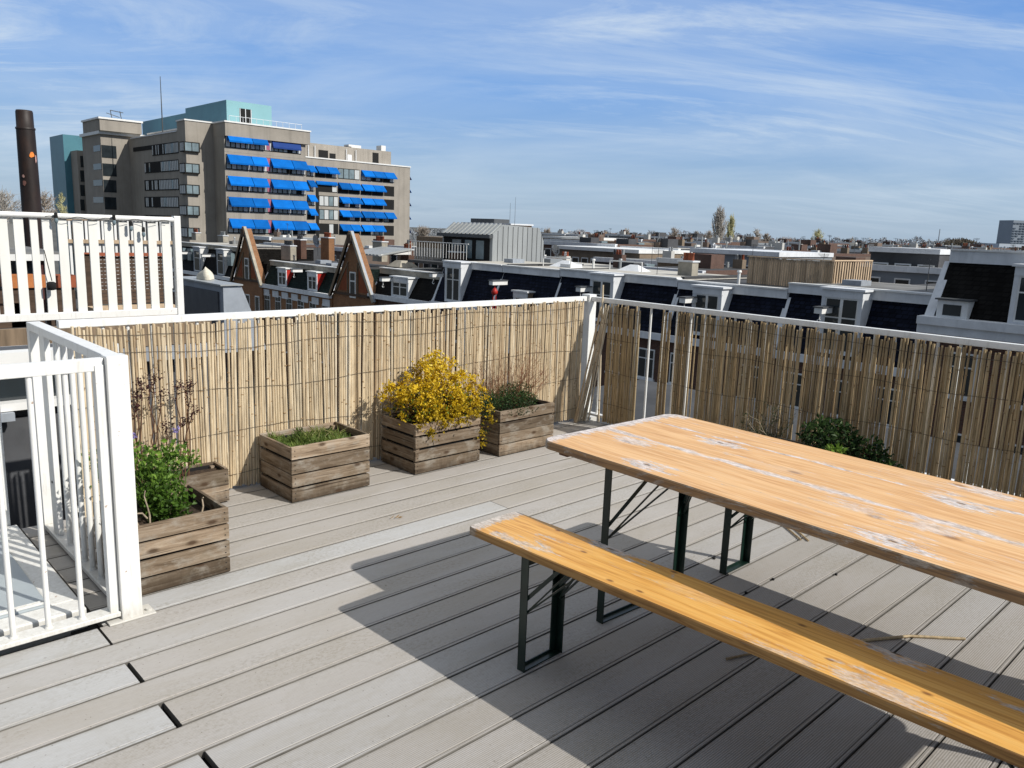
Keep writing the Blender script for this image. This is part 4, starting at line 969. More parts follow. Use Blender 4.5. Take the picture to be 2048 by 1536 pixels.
for a, b, hp in ((556,573,597),(615,634,604)):
    dormer(t, Yp_(b), Yp_(a), ze+.15, zt-.42, frame=TRIM, cheek=REDP, cap=TRIMW, hoist=((Yp_(hp), zt-.5, .9) if a > 600 else None))
chimney(t, 577, 492, 30, 37, zt, 5, ZINCD, RENDER)
chimney(t, 655, 476, 24, 40, zt, 4, TERRA, BRICKO); chimney(t, 600, 480, 22, 39.5, zt, 3, DGREY, BRICK)
mb = MB()
for k in range(7): y = ya+(yb-ya)*(k+.5)/7; mb.box(XF-.06, y-.55, ze-1.0, XF-.002, y+.55, ze-.45)
mb.build('plaque', TRIM, t)
t, ya, yb, zt, ze = unit('black slate house with pale grey dormers left of the first brick gable', 340, 468, 489, -4.0, BLACKS, facade=BRICK, roof=ROOFL, corn=RENDER)
for a, b in ((389,402),(435,449)): dormer(t, Yp_(b), Yp_(a), ze+.15, zt-.25, frame=GREYM, cheek=TRIMW, n=1, hoist=(Yp_(a-4), zt-1.0, 1.3))
chimney(t, 392, 466, 16, 40, zt, 3, TERRA, RENDER); chimney(t, 446, 472, 18, 40.5, zt, 4, ZINC, RENDER)
for px in (363, 378, 457): y = Yp_(px); mb = MB(); mb.box(XF+.12, y-.45, ze+1.1, XF+.5, y+.45, ze+2.3); mb.build('roof_window', GLASSB, t)

INFILL = M('rust_infill', (.23,.062,.022), .85, .25, 3)
def gable(label, apex, left, right, pe, win, seed):
    XG = XF-.20; A, L, Rr = PX(*apex, XG), PX(*left, XG), PX(*right, XG); zb = (L.z+Rr.z)/2; yc = A.y
    hw = (L.y-Rr.y)/2; L.y, Rr.y = yc+hw, yc-hw
    t = thing('gabled_house', label, 'house', (36, yc, GZ))
    bx('wall', BRICKO, t, XG, yc-hw, GZ, XG+9, yc+hw, zb)
    mb = MB(); mb.extr([(XG,yc+hw,zb),(XG,yc-hw,zb),(XG,yc,A.z)], (.5,0,0)); mb.build('gable_wall', BRICKO, t)
    for s in (-1, 1):
        mb = MB(); o = Vector((XG-.25, yc+s*(hw+.15), zb-.22)); a = Vector((XG-.25, yc+s*.02, A.z+.12))
        n = Vector((0, s*(A.z-zb), hw)).normalized()*.14
        mb.extr([o, a, a+n, o+n], (.20,0,0)); mb.build('roof', (GREYM if seed == 2 else RENDER) if s < 0 else BLACKS, t)
        mb = MB(); mb.extr([o-Vector((.06,0,0))-n*.6, a-Vector((.06,0,0))-n*.6, a-Vector((.06,0,0))+n*1.02, o-Vector((.06,0,0))+n*1.02], (.058,0,0)); mb.build('bargeboard', RENDER if s < 0 else WOODB, t)
        mb = MB(); y0 = yc+s*hw*.28; zt2 = zb+(A.z-zb)*.48
        mb.extr([(XG-.03,yc+s*hw*.72,zb+.35),(XG-.03,y0,zb+.35),(XG-.03,y0,zt2)], (.028,0,0)); mb.build('infill_panel', INFILL, t)
        mb = MB(); mb.bar((XG-.05,yc+s*hw*.86,zb+.22),(XG-.05,yc+s*hw*.22,zt2+.3),.05,.14); mb.bar((XG-.05,yc+s*hw*.24,zb+.2),(XG-.05,yc+s*hw*.24,zt2+.25),.05,.12); mb.build('timber', WOODB, t)
    bx('beam', WOODD, t, XG-.10, yc-hw, zb+.02, XG-.001, yc+hw, zb+.2)
    bx('ridge_cap', WOODD, t, XG-.4, yc-.28, A.z-.75, XG-.06, yc+.28, A.z-.1)
    z0, z1 = PX(*win[0], XG).z, PX(*win[1], XG).z; ww = .42
    f = bx('window', TRIMW, t, XG-.06, yc-ww, z0, XG-.002, yc+ww, z1)
    mb = MB(); mb.box(XG-.075, yc-ww+.12, z0+.12, XG-.061, yc+ww-.12, z0+(z1-z0)*.62); mb.box(XG-.075, yc-ww+.12, z0+(z1-z0)*.68, XG-.061, yc+ww-.12, z1-.1); mb.build('pane', GLASS, f)
    for k in range(3): 
        y = yc-hw+hw*2*(k+.5)/3; f = bx('window', TRIMW, t, XG-.05, y-.42, zb-3.2, XG-.002, y+.42, zb-1.2); bx('pane', GLASS, f, XG-.065, y-.32, zb-3.1, XG-.051, y+.32, zb-1.3)
    return t
gable('brown timbered brick gable with orange panels, left of the two gabled fronts', (492,457), (466,562), (522,562), -4, ((495,560),(495,516)), 1)
gable('larger brick gable with a pale sloping roof edge, right of the two gabled fronts', (706,467), (664,592), (746,592), -4, ((708,596),(708,544)), 2)
# two further units off the right edge so the row does not stop
t = thing('mansard_house', 'plain brick house continuing the row past the right edge', 'house', (38,-8,GZ)); mansard(t, -14, -3.05, .2, -3.0, NAVY); facade_windows(t, -14, -3.05, -3.0)

# ------------------------------------------------------------------ things standing on those roofs
HBR = brick_mat('tower_brick', (.25,.15,.10), (.20,.12,.08), (.18,.15,.12))
t = thing('zinc_penthouse', 'pale zinc rooftop house with standing seams, ribbed sloping roof and glazed front', 'penthouse', (40, 44, GZ))
xz = 38.0; yz0 = PX(985, 490, xz).y; yz1 = PX(885, 490, xz).y; xz1 = PY(1087, 490, yz0).x
zr0, zr1, zbz = PX(985, 468, xz).z, PX(1000, 449, xz+.9).z, -1.0
prof = [(xz,zbz),(xz1,zbz),(xz1,zr1-1.1),(xz1-.5,zr1-.15),(xz+.95,zr1),(xz,zr0)]
mb = MB(); mb.extr([(x,yz0,z) for x,z in prof], (0,yz1-yz0,0)); mb.build('body', ZINC, t)
mb = MB()
for i in range(1, 11):
    x = xz+(xz1-xz)*i/10.5; mb.box(x-.018, yz0-.022, zbz, x+.018, yz0-.001, zr1-.12-(0 if x > xz+.95 else (xz+.95-x)*(zr1-zr0)/.95))
mb.build('seam', ZINCD, t)
mb = MB()
for i in range(12):
    y = yz0+(yz1-yz0)*(i+.5)/12; mb.bar((xz-.25,y,zr0-.12),(xz+.95,y,zr1+.06),.16,.09)
mb.build('roof_rib', ZINC, t)
c0_, c1_ = PX(925, 447, 47), PX(1022, 444, 47); bx('stair_tower', HBR, t, 47, c1_.y, 0, 49.5, c0_.y, c0_.z); bx('tower_parapet', TRIM, t, 46.9, c1_.y-.1, c0_.z, 49.6, c0_.y+.1, c0_.z+.12)
c0_, c1_ = PX(955, 440, 48), PX(1002, 440, 48); bx('tower_cap', ZINCD, t, 47.2, c1_.y, c0_.z-.5, 49, c0_.y, c0_.z+.12)
bx('eave', ZINCD, t, xz-.35, yz0-.05, zr0-.30, xz-.001, yz1+.3, zr0-.06)
f = bx('glazed_front', DARK, t, xz-.05, yz0+.3, zbz, xz-.002, yz1-.2, zr0-.32)
for a, b in ((.15,.3),(.38,.52),(.6,.78)): bx('pane', GLASSB, f, xz-.07, yz0+(yz1-yz0)*a, zbz+.3, xz-.051, yz0+(yz1-yz0)*b, zr0-.5)
mb = MB()
for i in range(22): y = yz0+.2+i*.32; mb.tube((xz-2.2,y,-.7),(xz-2.2,y,.35),.018,.018,5)
mb.bar((xz-2.2,yz0,.38),(xz-2.2,yz0+7,.38),.06,.05); mb.build('balustrade', TRIMW, t)
bx('terrace', ROOFD, t, xz-2.5, yz0-.5, -1.2, xz+6, yz1+1, zbz-.001)
for i in range(2): c = PX(1020+i*10, 430, 41); mb = MB(); mb.tube((c.x,c.y,zr1-.2),(c.x,c.y,zr1+1.6+i*.4),.02,.012,4); mb.build('aerial', ZINCD, t)
t = thing('roof_hut', 'grey-brown panelled roof hut with white balusters, left of the zinc penthouse', 'hut', (41, 52, -1))
y0_, y1_ = PX(905, 500, 39).y, PX(833, 500, 39).y
bx('wall', WOODB, t, 39, y0_, -1.2, 42, y1_, PX(870,474,39).z); bx('lower_wall', RENDER, t, 38.8, y0_+.1, -1.2, 38.99, y1_, PX(870,497,39).z)
mb = MB()
for i in range(14): y = y0_+.1+i*(y1_-y0_)/14; mb.tube((38.7,y,-1.1),(38.7,y,PX(870,496,39).z),.02,.02,5)
mb.build('balustrade', TRIM, t)
t = thing('timber_terrace', 'slatted tan timber roof terrace enclosure behind the navy slate row', 'terrace', (38.5, 20, -.8))
xw = 37.0; ya_, yb_ = PX(1664, 550, xw).y, PX(1497, 545, xw).y; xw1 = PY(1741, 545, ya_).x; zw0, zw1 = PX(1600, 580, xw).z-.3, PX(1600, 519, xw).z
for nm, seg in (('front_screen', [((xw, yb_+(ya_-yb_)*i/36), 0) for i in range(37)]), ('side_screen', [((xw+(xw1-xw)*i/16, ya_), 1) for i in range(1,17)])):
    mb = MB()
    for (x, y), k in seg:
        w1, w2 = (.02,.05) if k == 0 else (.06,.02)
        mb.box(x-w1, y-w2, zw0, x+w1, y+w2, zw1-R_.uniform(0,.05), 0, R_.random())
    if nm == 'front_screen': mb.box(xw+.022, ya_, zw0+.3, xw+.06, yb_, zw0+.42, 0, .5); mb.box(xw-.1, ya_-.1, zw1, xw+.1, yb_+.1, zw1+.05, 0, .9)
    else: mb.box(xw+.05, ya_-.06, zw1+.001, xw1, ya_+.08, zw1+.06, 0, 1); mb.box(xw+.05, ya_+.022, zw0+.3, xw1, ya_+.05, zw0+.42, 0, .6)
    mb.build(nm, WOODL, t)
bx('back_screen', WOODD, t, xw1+.05, ya_, zw0, xw1+.12, yb_, zw1-.3); bx('floor', ROOFD, t, xw-.1, ya_-.1, zw0-.3, xw1+.1, yb_+.1, zw0)
for lab, px, py, X, r in (('grey satellite dish on the flat roof between the two brick gables', 632, 482, 37, .55), ('smaller grey satellite dish right of the zinc penthouse', 1112, 500, 52, .45)):
    c = PX(px, py, X); t = thing('satellite_dish', lab, 'satellite dish', (c.x, c.y, c.z-1.1)); mb = MB(); n = 14
    vs = [c+Vector((.25,0,0))]
    for rr_, xx in ((.5,.16),(1,0)):
        for i in range(n): a = 2*math.pi*i/n; vs.append(c+Vector((xx-.25*rr_*math.sin(a)*.4, r*rr_*math.cos(a), r*rr_*math.sin(a))))
    mb.poly(vs, [(0,1+i,1+(i+1)%n) for i in range(n)]+[(1+i,1+n+i,1+n+(i+1)%n,1+(i+1)%n) for i in range(n)], 0, .5, True); mb.build('bowl', GREYM, t)
    mb = MB(); mb.tube((c.x+.2,c.y,c.z-1.3),(c.x+.2,c.y,c.z),.05,.05,6); mb.bar((c.x+.1,c.y,c.z-.3),(c.x-.6,c.y,c.z+.02),.04,.04); mb.build('mount', ZINCD, t)
for k, (px, py) in enumerate(((1132,527),(1268,536))):
    c = PX(px, py, 38.5); nm = ('left', 'right')[k]
    t = thing('roof_skylight', ('grey pyramid skylight inside a white rail, nearer the zinc penthouse' if k == 0 else 'grey pyramid skylight inside a white rail, nearer the red chimney pots'), 'skylight', (c.x, c.y, -.7))
    mb = MB(); zz = c.z-.35; mb.poly([(c.x-.9,c.y-1.1,zz),(c.x+.9,c.y-1.1,zz),(c.x+.9,c.y+1.1,zz),(c.x-.9,c.y+1.1,zz),(c.x,c.y-.3,zz+.55),(c.x,c.y+.3,zz+.55)], [(0,1,4),(1,2,5,4),(2,3,5),(3,0,4,5)]); mb.build('glazing', TRIM, t)
    mb = MB(); x = c.x-1.2
    for y in (c.y-1.5, c.y+.9): mb.tube((x,y,zz-.3),(x,y,zz+.75),.035,.035,5)
    mb.bar((x,c.y-1.5,zz+.75),(x,c.y+.9,zz+.75),.07,.07); mb.build('rail', TRIMW, t)
t = thing('ribbed_shed', 'small white rooftop shed with a ribbed sloping roof, right of the second gable', 'shed', (38, 52, -1))
a, b = PX(782, 500, 38), PX(722, 500, 38)
mb = MB(); mb.poly([(37,a.y,-.9),(40,a.y,-.9),(40,b.y,-.9),(37,b.y,-.9),(37,a.y,a.z-.45),(40,a.y,a.z),(40,b.y,a.z),(37,b.y,a.z-.45)], [(0,1,5,4),(2,3,7,6),(3,0,4,7),(1,2,6,5)]); mb.build('wall', TRIMW, t)
mb = MB()
for i in range(9): y = a.y+(b.y-a.y)*(i+.5)/9; mb.bar((36.8,y,a.z-.44),(40.1,y,a.z+.1),(b.y-a.y)/9*.7,.1)
mb.hexa([(36.8,a.y-.1,a.z-.52),(40.1,a.y-.1,a.z+.0),(40.1,b.y+.1,a.z+.0),(36.8,b.y+.1,a.z-.52),(36.8,a.y-.1,a.z-.46),(40.1,a.y-.1,a.z+.06),(40.1,b.y+.1,a.z+.06),(36.8,b.y+.1,a.z-.46)]); mb.build('roof', ZINC, t)

# ------------------------------------------------------------------ mid and far roofs
HB = [brick_mat('far_red_brick', (.17,.085,.06), (.13,.065,.045), (.13,.11,.10)), brick_mat('far_tan_brick', (.30,.22,.15), (.25,.18,.12), (.22,.19,.15)), M('far_white_render', (.50,.49,.46), .8, .15, .3), M('far_grey_render', (.21,.23,.25), .8, .15, .3), M('far_dark_wall', (.06,.062,.068), .8, .3, .4), M('far_brown_wall', (.14,.105,.085), .85, .2, .4)]
HN = ['red brick', 'tan brick', 'white rendered', 'blue-grey rendered', 'dark-walled', 'brown']
protos = []
def far_house(kind, roofm, seed):
    rr = random.Random(seed); w, d = rr.uniform(5.5, 8.5), rr.uniform(8, 11)
    t = thing('terraced_house', '', 'house', (0,0,0), 'houses of the far roofscape'); m = HB[kind]
    bx('wall', m, t, 0, 0, GZ, d, w-.05, 0)
    bx('roof', roofm, t, .2, .15, .001, d-.2, w-.2, .06)
    bx('cornice', TRIMW if rr.random() < .6 else TRIM, t, -.22, 0, -.3, .2, w-.06, .12)
    bx('verge', HB[rr.choice((4,5,3,0))], t, .21, -.02, -.2, d, .13, .12)
    n = int(w/1.7)
    for k in range(n):
        y = w*(k+.5)/n
        f = bx('window', TRIMW, t, -.05, y-.55, -2.3, -.002, y+.55, -.75); bx('pane', GLASS, f, -.07, y-.45, -2.2, -.051, y+.45, -.85)
    if rr.random() < .75:
        y, x = rr.uniform(.5, w-1.2), rr.uniform(2, d-2); h = rr.uniform(.6, 1.1); cm = bx('chimney', HB[rr.choice((0,1,5,2))], t, x, y, 0, x+.55, y+rr.uniform(.7,1.3), h)
        for i in range(rr.randint(2,4)): q = MB(); q.ring((x+.27,y+.15+.27*i,h), [(.11,0),(.09,.35),(.11,.38),(.06,.38)], 6, 0, rr.random()); q.build('pot', TERRA if rr.random() < .35 else rr.choice((ZINCD,ZINC,TRIM)), cm)
    if rr.random() < .5:
        y, x = rr.uniform(.3, w-3), rr.uniform(2, d-4); bx('roof_hut', HB[rr.choice((0,1,3,4,5,4))], t, x, y, 0, x+rr.uniform(1.2,2), y+rr.uniform(1.2,2), rr.uniform(.5,1.1))
    if rr.random() < .6:
        y, x = rr.uniform(.5, w-1.5), rr.uniform(1.5, d-2); bx('skylight', GLASSB if rr.random() < .5 else TRIMW, t, x, y, 0, x+1.1, y+.9, .32)
    if rr.random() < .55:
        y, x = rr.uniform(.5, w-.5), rr.uniform(1.0, d-1); mb = MB(); mb.tube((x,y,0),(x,y,rr.uniform(.7,1.5)),.09,.09,6); mb.tube((x,y+.9,0),(x,y+.9,.5),.13,.13,6); mb.build('vent_pipe', ZINC, t)
    if rr.random() < .6:
        y, x = rr.uniform(.8, w-.8), rr.uniform(2, d-2); h = rr.uniform(1.2, 2.2); mb = MB(); mb.tube((x,y,0),(x,y,h),.025,.018,4)
        for k in range(5): mb.bar((x-.1+.05*k,y-.4+.05*k,h-.05-.06*k),(x-.1+.05*k,y+.4-.05*k,h-.05-.06*k),.02,.02)
        mb.build('aerial', ZINCD, t)
    return t, w, d
specs = [(0,ROOFG),(1,ROOFL),(2,ROOFD),(3,ROOFG),(4,ROOFD),(5,ROOFL),(0,ROOFL),(2,ROOFG),(5,ROOFD),(1,ROOFD),(3,ROOFL),(4,ROOFG)]
for i, (k, rm) in enumerate(specs): t, w, d = far_house(k, rm, 100+i); protos.append((t, w, d, k, {ROOFG:'grey', ROOFL:'pale', ROOFD:'black'}[rm]))
used = set(); rowsF = [(46.5,11,99,-.9),(59,17,44,-.5),(72,18,66,-.35),(88,20,82,.0),(106,24,96,.1),(128,30,112,.2),(156,36,150,.3),(190,44,176,.35),(232,54,216,.4),(290,68,270,.5),(370,86,345,.6)]
rr = random.Random(77); nh = 0
def occupied(x, y): return (45 < x < 102 and 95 < y < 175)
for ri, (X, ya, yb, zb) in enumerate(rowsF):
    y = ya; scl = 1 if X < 110 else 1.0+(X-110)/160
    z_run = 0
    while y < yb:
        i = rr.randrange(len(protos)); t, w, d, k, rn = protos[i]; z_run = z_run*.5+rr.uniform(-.55,.55)
        if not occupied(X, y) and not (X < 48 and 0 < y < 0):
            if i in used: o = dup(t)
            else: o = t; used.add(i)
            o.location = (X+rr.uniform(-.6,.6), y, zb+z_run); o.scale = (scl, scl, 1)
            far = 'mid-distance' if X < 90 else 'far-off' if X < 200 else 'tiny far-off'
            o['label'] = f'{far} {HN[k]} house with {rn} flat roof among the rooftops behind'; o['group'] = f'{far} {HN[k]} houses with {rn} flat roofs'; nh += 1
        y += w*scl*(1.0 if rr.random() < .85 else rr.uniform(1.3, 2.2))
for i, p in enumerate(protos):
    if i not in used: 
        p[0].location = (400+10*i, 150, 0); p[0]['label'] = f'tiny far-off {HN[p[3]]} house with {p[4]} flat roof among the rooftops behind'; p[0]['group'] = f'tiny far-off {HN[p[3]]} houses with {p[4]} flat roofs'
# long blocks that stand out
def block(label, p0, p1, X, pyt, m, wn=8, cor=TRIMW, depth=9, wz=(.75,2.3)):
    ya, yb = PX(p1, pyt, X).y, PX(p0, pyt, X).y; z = PX((p0+p1)/2, pyt, X).z
    t = thing('flat_roofed_block', label, 'building', (X+depth/2, (ya+yb)/2, GZ)); bx('wall', m, t, X, ya, GZ, X+depth, yb, z); bx('cornice', cor, t, X-.3, ya-.1, z, X+depth, yb+.1, z+.35)
    for i in range(wn):
        y = ya+(yb-ya)*(i+.5)/wn; w = (yb-ya)/wn*.36; f = bx('window', TRIMW, t, X-.06, y-w, z-wz[1], X-.002, y+w, z-wz[0]); bx('pane', GLASS, f, X-.08, y-w+.1, z-wz[1]+.1, X-.061, y+w-.1, z-wz[0]-.1)
    return t, ya, yb, z
t, ya, yb, z = block('long low white-topped apartment block with a tan end wall, right of the zinc penthouse', 1084, 1192, 92, 478, HB[1], 9); bx('end_wall', HB[1], t, 91.9, ya-9, GZ, 101, ya-.12, z-.1)
block('tan brick block with white windows below the long white-topped one', 1108, 1280, 64, 502, HB[1], 9)
block('pale blue-grey rendered block with three small dark windows in the middle distance', 1385, 1560, 58, 509, HB[3], 4, TRIM, wz=(.8,1.7))
block('long black-roofed block left of the tall black house', 1742, 1880, 60, 506, HB[4], 3, TRIM)
# far landmarks
def far_tower(name, label, cat, p0, p1, pyt, r, m, floors, dark, zc=GZ, turn=40):
    a, b = PR(p0, pyt, r), PR(p1, pyt, r); c = (a+b)/2; w = (a-b).length/math.cos(rad(turn))/1.12; ang = math.atan2(b.y-a.y, b.x-a.x)+rad(turn)
    t = thing(name, label, cat, (c.x, c.y, GZ)); ORI[t.name] = Vector((0,0,0)); hz = a.z-GZ
    mb = MB(); mb.box(-w/2, -w*.3, 0, w/2, -w*.3+min(w*.6,16), hz); mb.build('wall', m, t)
    mb = MB(); fh = (hz*.55)/floors
    for k in range(floors):
        z = hz-1.2-k*fh
        for q in range(9):
            if R_.random() < .85: mb.box(-w/2+w*(q+.14)/9, -w*.3-.3, z-fh*.55, -w/2+w*(q+.86)/9, -w*.3-.02, z-fh*.08)
    mb.build('windows', dark, t); t.rotation_euler = (0,0,ang)
    ORI[t.name] = Vector((c.x,c.y,GZ)); return t
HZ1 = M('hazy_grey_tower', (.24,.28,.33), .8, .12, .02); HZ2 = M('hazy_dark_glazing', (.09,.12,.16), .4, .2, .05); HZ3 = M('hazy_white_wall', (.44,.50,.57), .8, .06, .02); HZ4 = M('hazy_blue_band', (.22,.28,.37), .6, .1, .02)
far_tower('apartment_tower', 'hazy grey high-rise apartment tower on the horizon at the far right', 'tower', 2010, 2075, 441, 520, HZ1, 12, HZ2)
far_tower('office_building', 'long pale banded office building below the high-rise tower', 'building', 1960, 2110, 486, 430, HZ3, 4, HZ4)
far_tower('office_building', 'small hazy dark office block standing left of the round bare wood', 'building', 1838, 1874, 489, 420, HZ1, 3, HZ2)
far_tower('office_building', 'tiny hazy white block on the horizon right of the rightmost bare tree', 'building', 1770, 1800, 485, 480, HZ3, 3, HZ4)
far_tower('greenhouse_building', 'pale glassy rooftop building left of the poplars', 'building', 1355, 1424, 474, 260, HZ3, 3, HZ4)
c = PR(1880, 458, 420); mb = MB(); mb.tube((c.x,c.y,GZ),(c.x,c.y,c.z),.5,.2,5); tag(mb.build('radio_mast', HZ1), 'thin radio mast rising beside the round bare wood', 'mast')

# ------------------------------------------------------------------ bare spring trees
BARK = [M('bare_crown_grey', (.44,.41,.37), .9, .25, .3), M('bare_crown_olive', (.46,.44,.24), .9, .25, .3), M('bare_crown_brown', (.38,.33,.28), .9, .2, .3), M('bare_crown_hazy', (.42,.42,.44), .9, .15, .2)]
def tree(name, label, px, pyt, pyb, r, wpx, mat, cols, dens=1.0, group=None):
    rr = random.Random(int(px*7+pyt)); top, bot = PR(px, pyt, r), PR(px, pyb, r); w = wpx/1587*r*.5; base = Vector((top.x, top.y, GZ)); h = top.z-GZ
    zc0 = bot.z-GZ; t = thing(name, label, 'tree', tuple(base), group); ORI[t.name] = base
    mb = MB(); mb.tube(base, base+Vector((0,0,h*.8)), w*.09+.12, .05, 6); mb.build('trunk', mat, t)
    mb = MB(); n = int(60*dens); tw = max(.028, r/1587*.55)
    for i in range(n):
        u = rr.random(); z0 = zc0*.85+(h-zc0*.85)*u*.8; ph = rr.uniform(0, 2*math.pi)
        if cols: L = (h-z0)*rr.uniform(.35,.75); d = Vector((math.cos(ph)*w*.95*(1-u*.75)*rr.uniform(.4,1), math.sin(ph)*w*.95*(1-u*.75)*rr.uniform(.4,1), L))
        else:
            prof = math.sin(math.pi*min(1, .18+.82*u))**.6; d = Vector((math.cos(ph)*w*prof*rr.uniform(.5,1), math.sin(ph)*w*prof*rr.uniform(.5,1), min(h-z0, w*rr.uniform(.2,.9))))
        p0 = base+Vector((0,0,z0)); p1 = p0+d*.5+Vector((0,0,-.06*d.length)); p2 = p0+d
        mb.path([p0,p1,p2], tw*1.3, tw*.6, 3)
        for k in range(int(9*dens)+3):
            q = p0.lerp(p1, rr.random()) if rr.random() < .35 else p1.lerp(p2, rr.random()); e = q+Vector((rr.gauss(0,.5),rr.gauss(0,.5),abs(rr.gauss(.5,.5))*(1.7 if cols else 1)))*w*.30*(.62 if cols else 1)
            mb.tube(q, e, tw*.6, tw*.3, 3, caps=False)
    mb.build('crown', mat, t)
tree('poplar_tree', 'tallest bare columnar poplar standing above the far roofs', 1442, 412, 488, 170, 46, BARK[0], True, 1.75)
tree('poplar_tree', 'shorter olive-tinged poplar just right of the tallest one', 1465, 423, 490, 168, 25, BARK[1], True, 1.4)
for px, pt, pb, r, w, m, lab in [(1253,458,478,230,22,2,'small bare tree rising above the tan brick block'),(1349,457,482,220,30,2,'rounded bare tree midway between the tan block and the poplars'),(1393,459,484,210,20,0,'slim bare tree just left of the poplars'),(1418,464,486,200,26,2,'low bushy bare tree at the foot of the poplars'),(1514,459,484,250,26,0,'bare tree a little right of the poplars'),(1533,468,484,260,24,2,'low reddish bare tree right of the one beside the poplars'),
    (1637,461,486,230,30,1,'bare tree with leafing crown above the dark houses'),(1705,474,488,260,14,0,'tiny bare tree with a thin trunk against the horizon'),(1095,459,474,300,26,2,'low bare tree at the right shoulder of the zinc penthouse'),(1160,463,474,320,30,3,'hazy low tree behind the long white-topped block'),(1215,466,476,330,26,3,'hazy low tree right of the long white-topped block'),(845,457,470,300,36,2,'low bare tree right of the hospital'),(1575,478,488,330,30,3,'hazy low tree between the poplars and the leafing tree'),
    (5,388,425,150,60,0,'wide bare tree at the left edge above the white slat fence'),(88,384,428,160,46,2,'bare tree between the black chimney and the teal tower'),(122,376,430,150,20,1,'pale green young tree right beside the teal tower'),(70,400,428,170,40,3,'hazy bare tree directly behind the black chimney')]:
    tree('bare_tree', lab, px, pt, pb, r, w, BARK[m], False, 1.1)
# round-topped wood and far belts of trees
def belt(label, p0, p1, pyt, pyb, r, mat, n, round_=False, seed=1):
    rr = random.Random(seed); mb = MB(); tw = r/1587*.7
    for i in range(n):
        u = rr.random(); px = p0+(p1-p0)*u; k = math.sin(math.pi*u)**.45 if round_ else .45+.55*abs(math.sin(u*17+seed)*math.cos(u*41))
        v = rr.random()**.7; py = pyb+(pyt-pyb)*k*v; c = PR(px, py, r*(1+rr.uniform(-.06,.06))); s = r/1587*rr.uniform(2.5,6.5)
        mb.leaf(c, (rr.gauss(0,1),rr.gauss(0,1),rr.uniform(.2,1.4)), s, s*.35, 0, rr.random(), .1)
        if rr.random() < .12: mb.tube((c.x,c.y,c.z-s*3), c, tw, tw*.5, 3, caps=False)
    tag(mb.build('treeline', mat), label, group=None if round_ else 'tree belts on the horizon', kind='stuff')
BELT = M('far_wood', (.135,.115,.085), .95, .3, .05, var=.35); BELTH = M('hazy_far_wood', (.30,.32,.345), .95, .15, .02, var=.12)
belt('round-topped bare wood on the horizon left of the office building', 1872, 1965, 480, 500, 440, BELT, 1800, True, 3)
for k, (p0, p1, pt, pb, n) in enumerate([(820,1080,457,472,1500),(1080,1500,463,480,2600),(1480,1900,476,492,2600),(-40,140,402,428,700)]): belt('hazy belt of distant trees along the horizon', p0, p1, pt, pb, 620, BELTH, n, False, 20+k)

# ------------------------------------------------------------------ neighbours on the left
t = thing('factory_chimney', 'tall scorched dark brown chimney rising behind the white slat fence', 'chimney', (9, 40, GZ))
c = PR(54, 400, 45); ct = PR(48, 222, 45); r0 = 17.5/1587*38; c = Vector((ct.x, ct.y, 0))
mb = MB(); mb.ring((c.x,c.y,GZ), [(r0*1.14,0),(r0*1.03,ct.z-GZ-6),(r0*.93,ct.z-GZ-.75)], 20); mb.build('shaft', CHIM, t)
mb = MB(); mb.ring((c.x,c.y,ct.z-.75), [(r0*.99,-.08),(r0*.99,.0),(r0*.88,.02),(r0*.86,.7),(r0*.8,.78),(r0*.6,.78)], 20); mb.build('rim', CHIM, t)
def patch(px, py, w, h, m, name):
    d = PR(px, py, 44.5); mb = MB(); n = 8; base = math.atan2(d.y-c.y, d.x-c.x)
    rr = r0*1.035; z = PR(px,py,45-r0).z; v = ray(px,py); lat = (px-(48+(py-222)*.05))/1587*38
    to = math.atan2(-c.y, -c.x); phi = to + math.asin(max(-.95,min(.95, lat/rr)))
    pts = []
    for i in range(10): a = 2*math.pi*i/10; k = R_.uniform(.7,1.15); pts.append((c.x+rr*math.cos(phi+math.cos(a)*w*k/rr), c.y+rr*math.sin(phi+math.cos(a)*w*k/rr), z+h*math.sin(a)*k))
    mb.face(pts); mb.build(name, m, t)
patch(60, 309, .13, .13, M('orange_patch', (.75,.22,.04), .7), 'orange_patch'); patch(66.5, 317, .05, .2, M('pink_streak', (.55,.33,.30), .7), 'pale_streak'); patch(45, 352, .07, .08, M('pale_scrape', (.33,.20,.17), .7), 'pale_scrape'); patch(46, 366, .09, .14, M('brown_scrape', (.16,.075,.06), .7), 'brown_scrape')

YN = 7.5
t = thing('slat_fence', 'white vertical-slat fence of the neighbouring roof terrace', 'fence', (2.1, YN, .59))
zf0, zf1 = .60, PY(200, 430, YN).z
mb = MB(); a, b = PY(-60,420,YN), PY(352,436,YN); mb.tube((a.x,YN-.02,zf1-.02),(b.x,YN-.02,zf1-.02),.024,.024,10); mb.build('top_rail', WHITE, t)
mb = MB(); mb.box(a.x, YN-.035, zf0-.01, b.x, YN+.01, zf0+.05); mb.build('bottom_rail', WHITE, t, .003)
for px in (-52,-22,8,40,70.5,96.5,127,157.5,188,219,248,277,305,332):
    x = PY(px, 500, YN).x; w = .036 if px != 70.5 else .028
    mb = MB(); mb.box(x-w, YN-.012, zf0+.05, x+w, YN+.008, zf1-.045); mb.build('slat', WHITE_S, t, .002)
mb = MB(); x = PY(353.5, 500, YN).x; mb.box(x-.03, YN-.045, zf0-.05, x+.03, YN+.02, zf1+.015); mb.build('post', WHITE, t, .004)
x = PY(341, 500, YN).x; mb = MB(); mb.box(x-.018, YN+.05, zf0, x+.018, YN+.09, zf1-.03); mb.build('back_post', ZINC, t)
t = thing('string_lights', 'string of black-capped bulbs hung along the white slat fence', 'string lights', (2, YN-.05, 1.3))
